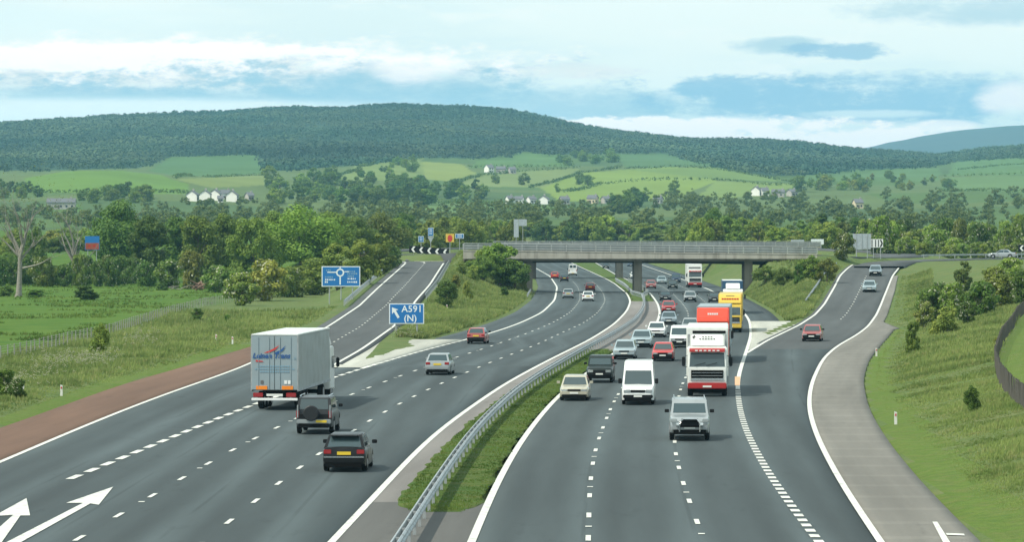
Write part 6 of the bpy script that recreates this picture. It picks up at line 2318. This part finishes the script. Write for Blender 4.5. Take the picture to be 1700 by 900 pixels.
# ------------------------------------------------------------------ houses
def house(label, x, y, w_px, depth, hgt, rz, wall, group, long=False):
    p = hit(x, y, 1250, 6000)
    W_ = .74 * w_px * p[1] / F
    hgt *= .76
    depth *= .9
    t = thing('house', label, 'house', tuple(p), rz, group)
    dp = depth
    e = hgt * .62
    hw, hd = W_ / 2, dp / 2
    MB().add([(-hw, -hd, -1), (hw, -hd, -1), (hw, hd, -1), (-hw, hd, -1), (-hw, -hd, e), (hw, -hd, e), (hw, hd, e), (-hw, hd, e), (-hw, 0, hgt), (hw, 0, hgt)],
             [(0, 1, 5, 4), (1, 2, 6, 9, 5), (2, 3, 7, 6), (3, 0, 4, 8, 7), (0, 3, 2, 1)]).build('wall', M[wall], t)
    ro = MB()
    o_ = .35
    sl_ = (hgt - e) / hd
    for sg in (-1, 1):
        ro.add([(-hw - o_, sg * (hd + o_), e - o_ * sl_ + .02), (hw + o_, sg * (hd + o_), e - o_ * sl_ + .02), (hw + o_, 0, hgt + .04), (-hw - o_, 0, hgt + .04), (-hw - o_, sg * (hd + o_), e - o_ * sl_ + .3), (hw + o_, sg * (hd + o_), e - o_ * sl_ + .3), (hw + o_, 0, hgt + .3), (-hw - o_, 0, hgt + .3)],
               [(0, 1, 2, 3), (4, 5, 6, 7), (0, 1, 5, 4), (1, 2, 6, 5), (3, 0, 4, 7)])
    rf = ro.build('roof', M['slate'], t)
    MB().box((hw * .7, 0, hgt + .5), (.8, .8, 1.4)).build('chimney', M['wall_grey'], rf)
    n = max(2, int(W_ / 2.8))
    for i in range(n):
        xx_ = -hw + W_ * (i + .5) / n
        for zz_ in ((1.3, e - 1.0) if e > 3.4 else (1.4,)):
            MB().box((xx_, -hd - .02, zz_), (1.0, .08, 1.1)).build('window', M['window_dark'], t)
    MB().box((hw + .02, 0, e * .5), (.08, 1.0, 1.1)).build('window', M['window_dark'], t)
    MB().box((-W_ * .08, -hd - .025, .95), (.95, .08, 2.0)).build('door', M['bark'], t)


V1, V2, V3, V4 = 'white village houses', 'houses of the valley hamlet', 'hillside farm buildings', 'farm beyond the bridge end'
for (lb, x, y, w_, d, h_, rz, wl, g) in (
        ('white gabled house at the field end of the white village', 320, 334, 13, 7, 7.5, R(70), 'wall_white', V1), ('narrow white gabled house second in the white village', 341, 333, 12, 7, 7.5, R(80), 'wall_white', V1),
        ('white gabled house in the middle of the white village', 358, 333, 13, 8, 8, R(65), 'wall_white', V1), ('long white house at the heart of the village', 374, 331, 20, 7, 7, R(12), 'wall_white', V1),
        ('white house with steep gable at the copse end of the village', 386, 335, 13, 7, 8, R(75), 'wall_white', V1), ('small grey house apart from the white village', 414, 333, 13, 7, 6, R(25), 'wall_grey', V1), ('low white cottage in front of the village gables', 366, 337, 12, 6, 5, R(5), 'wall_white', V1),
        ('long grey-roofed farm building behind the dead trees', 102, 347, 62, 11, 7, R(4), 'wall_grey', 'farm behind the dead trees'),
        ('white house at the belt end of the hamlet', 846, 338, 13, 7, 6.5, R(20), 'wall_white', V2), ('white house with a long slate roof in the hamlet', 862, 338, 18, 7, 6, R(-12), 'wall_white', V2), ('pale house in the middle of the hamlet', 882, 338, 16, 7, 6, R(25), 'wall_white', V2),
        ('white gabled house beside a round tree in the hamlet', 903, 339, 12, 7, 7, R(70), 'wall_white', V2), ('grey stone house beyond the hamlet gable', 937, 339, 18, 8, 6.5, R(15), 'wall_grey', V2), ('cream stone house towards the dark clump', 984, 338, 20, 8, 7, R(-18), 'wall_cream', V2), ('low stone house next to the cream one', 1006, 338, 16, 8, 6, R(20), 'wall_grey', V2), ('stone house beyond the dark clump', 1093, 338, 16, 8, 6, R(-20), 'wall_grey', V2),
        ('white farmhouse high on the far hillside', 812, 287, 14, 9, 9, R(30), 'wall_white', V3), ('grey barn beside the hillside farmhouse', 832, 287, 20, 9, 7, R(-10), 'wall_grey', V3), ('stone barn at the end of the hillside farm', 850, 288, 14, 9, 7, R(15), 'wall_grey', V3), ('small white cottage below the lit knoll', 702, 304, 9, 7, 6, R(20), 'wall_white', V3),
        ('white farmhouse beyond the bridge end', 1256, 325, 13, 7, 8, R(60), 'wall_white', V4), ('white wing of the farm beyond the bridge end', 1269, 325, 15, 7, 7, R(10), 'wall_white', V4), ('long grey farm range beyond the bridge end', 1292, 327, 28, 8, 6.5, R(-8), 'wall_grey', V4), ('grey barn under the dark conifer', 1315, 326, 16, 8, 6, R(25), 'wall_grey', V4),
        ('cream house in the trees of the valley floor', 1424, 346, 18, 8, 7, R(10), 'wall_cream', V4)):
    house(lb, x, y, w_, d, h_, rz, wl, g)


# trees that would share a label are told apart by tone and by their order across the view
same = {}
for t, tone in MANY:
    same.setdefault(t['label'], []).append((t, tone))
ORD = ['first', 'second', 'third', 'fourth', 'fifth', 'sixth', 'seventh', 'eighth', 'ninth', 'tenth', 'eleventh', 'twelfth', 'thirteenth', 'fourteenth', 'fifteenth', 'sixteenth', 'seventeenth', 'eighteenth', 'nineteenth', 'twentieth']
STRIP = ('dark ', 'yellow-green ', 'loose green ', 'green ', 'small ', 'low ', 'round ')
for lb, lst in same.items():
    if len(lst) < 2:
        continue
    by = {}
    for t, tone in lst:
        by.setdefault(TONE.get(tone, 'bluish green' if tone[0] < .6 else 'yellowish green'), []).append(t)
    core = lb
    for s_ in STRIP:
        if core.startswith(s_):
            core = core[len(s_):]
    for tn, ts in by.items():
        ts.sort(key=lambda t: t.location.x / t.location.y)
        for i, t in enumerate(ts):
            q = '' if len(ts) == 1 else (', %s from the left' % ORD[i] if i < len(ORD) else ', %s from the right' % ORD[min(len(ts) - 1 - i, 19)])
            t['label'] = tn + ' ' + core + q


# ------------------------------------------------------------------ grass standing on the verges
def tufts(name, X, Y, hgt, wdt, blades, m, label, seed):
    r = np.random.default_rng(seed)
    n = len(X)
    Z = z_at(X, Y) - .03
    X = np.repeat(X, blades)
    Y = np.repeat(Y, blades)
    Z = np.repeat(Z, blades)
    hgt = np.repeat(hgt, blades)
    wdt = np.repeat(wdt, blades)
    N = len(X)
    a = r.random(N) * 6.283
    sp = r.random(N) * wdt * 1.4
    bx_, by_ = X + np.cos(a) * sp, Y + np.sin(a) * sp
    b = r.random(N) * 6.283
    h_ = hgt * (.55 + .6 * r.random(N))
    w_ = wdt * (.35 + .4 * r.random(N))
    lx, ly = np.cos(a) * h_ * .45 * r.random(N) + h_ * .12, np.sin(a) * h_ * .45 * r.random(N)
    V = np.stack([np.stack([bx_ - np.cos(b) * w_, by_ - np.sin(b) * w_, Z], 1), np.stack([bx_ + np.cos(b) * w_, by_ + np.sin(b) * w_, Z], 1), np.stack([bx_ + lx, by_ + ly, Z + h_], 1)], 1)
    o = obj(name, faces_mesh(name, V.reshape(-1, 3), np.arange(N * 3).reshape(-1, 3)), m)
    return tag(o, label, 'grass', kind='stuff')


def scatter(n, y0, y1, x_of, seed):
    """random points; x_of(Y) -> (lo, hi); denser towards the camera"""
    r = np.random.default_rng(seed)
    Y = y0 * (y1 / y0) ** r.random(n)
    lo, hi = x_of(Y)
    X = lo + (hi - lo) * r.random(n)
    return X, Y, r


X, Y, r = scatter(30000, 150, 420, lambda y: (np.minimum(np.interp(y, fl[:, 1], fl[:, 0]) - 2, RO(y) - 3), RO(y) - 1.4), 1)
k = vnoise(X, Y, 4, 11)
k = k * sstep(RO(Y) - X, 1.2, 3.2 + 1.5 * vnoise(X, Y, 5, 19))
tufts('verge_grass', X, Y, (.07 + .46 * k) * np.clip(Y / 220, .8, 1.6), .05 * Y / 130, 3, M['blade'], 'tall seeding grass on the verge beside the red shoulder', 1)
X, Y, r = scatter(42000, 100, 520, lambda y: (RSO(y) + np.interp(y, [100, 200, 330, 400], [.9, .9, .6, .6]), np.maximum(RSO(y) + 5, np.minimum(np.interp(y, frs[:, 1], frs[:, 0]), y * .16))), 2)
k = vnoise(X, Y, 3.5, 12)
k = k * sstep(X - RSO(Y), 1.0, 3.6 + 2.2 * vnoise(X, Y, 6, 18))
tufts('bank_grass', X, Y, (.05 + .40 * k) * np.clip(Y / 200, .7, 1.7), .05 * Y / 130, 3, M['blade'], 'tall rough grass on the bank beside the pale shoulder', 2)
X, Y, r = scatter(26000, 320, 600, lambda y: (SR(y) + 1.6, np.maximum(LCL(y) - 4.3, SR(y) + 2)), 3)
tufts('embankment_grass', X, Y, (.15 + .4 * vnoise(X, Y, 5, 13)) * 1.5, .15 + 0 * X, 3, M['blade'], 'rough grass on the embankment between exit slip and motorway', 3)
X, Y, r = scatter(14000, 385, 560, lambda y: (RCR(y) + 4.2, np.maximum(SL(y) - 1.2, RCR(y) + 4.5)), 4)
tufts('merge_bank_grass', X, Y, (.15 + .4 * vnoise(X, Y, 5, 14)) * 1.4, .15 + 0 * X, 3, M['blade'], 'rough grass on the bank between entry slip and motorway', 4)
X, Y, r = scatter(12000, 121.5, 290, lambda y: (LCR(y) + 1.05 + np.clip((126 - y) / 5, 0, 1) * .8, RCL(y) - .25 - np.clip((126 - y) / 5, 0, 1) * .5), 5)
o = tufts('reserve_tufts', X, Y, .02 + .09 * vnoise(X, Y, 1.6, 15), .03 * Y / 130, 3, M['blade_m'], 'short grass along the central reserve', 5)
o.location.z = .31
X, Y, r = scatter(16000, 240, 640, lambda y: (-y * .17, np.interp(y, fl[:, 1], fl[:, 0]) - 1), 6)
k = vnoise(X, Y, 7, 16) > .55
tufts('field_tussocks', X[k], Y[k], (.1 + .3 * r.random(k.sum())), .10 * Y[k] / 260, 3, M['blade_m'], 'grass tussocks in the green field', 6)
# cow parsley heads
r = np.random.default_rng(9)
pp = []
for (x, y, n, sp) in ((110, 610, 130, 34), (160, 606, 80, 22), (235, 572, 70, 16), (18, 656, 50, 10), (60, 640, 30, 30), (660, 562, 24, 12), (690, 562, 24, 10)):
    for _ in range(n):
        pp.append(hit(x + r.normal() * sp, y + r.normal() * 7))
pp = np.array(pp)
V, Fq = [], []
for p in pp:
    h_ = r.uniform(.55, .95)
    for j in range(5):
        c_ = p + np.array([r.normal() * .08, r.normal() * .08, h_ + r.normal() * .05])
        s_ = r.uniform(.03, .06)
        i = len(V)
        V += [c_ + (-s_, 0, -s_ * .3), c_ + (0, -s_, s_ * .3), c_ + (s_, 0, -s_ * .3), c_ + (0, s_, s_ * .6)]
        Fq.append((i, i + 1, i + 2, i + 3))
tag(obj('cow_parsley', faces_mesh('cow_parsley', np.array(V), np.array(Fq)), M['blossom']), 'white flower heads among the verge grass', 'flowers', kind='stuff')

# ------------------------------------------------------------------ air
hb = MB().box((0, 5900, 170), (9000, 12600, 352))
hz = hb.build('haze', None)
hm = bpy.data.materials.new('haze')
hm.use_nodes = True
ht = hm.node_tree
for n_ in list(ht.nodes):
    ht.nodes.remove(n_)
ho = ht.nodes.new('ShaderNodeOutputMaterial')
hv = ht.nodes.new('ShaderNodeVolumePrincipled')
hv.inputs['Color'].default_value = (.36, .74, 1.0, 1)
hv.inputs['Density'].default_value = 7.4e-5
hv.inputs['Anisotropy'].default_value = .25
ht.links.new(hv.outputs[0], ho.inputs['Volume'])
hz.data.materials.append(hm)
tag(hz, 'thin blue summer haze over the valley', 'haze', kind='stuff')
print('objects', len(bpy.data.objects))
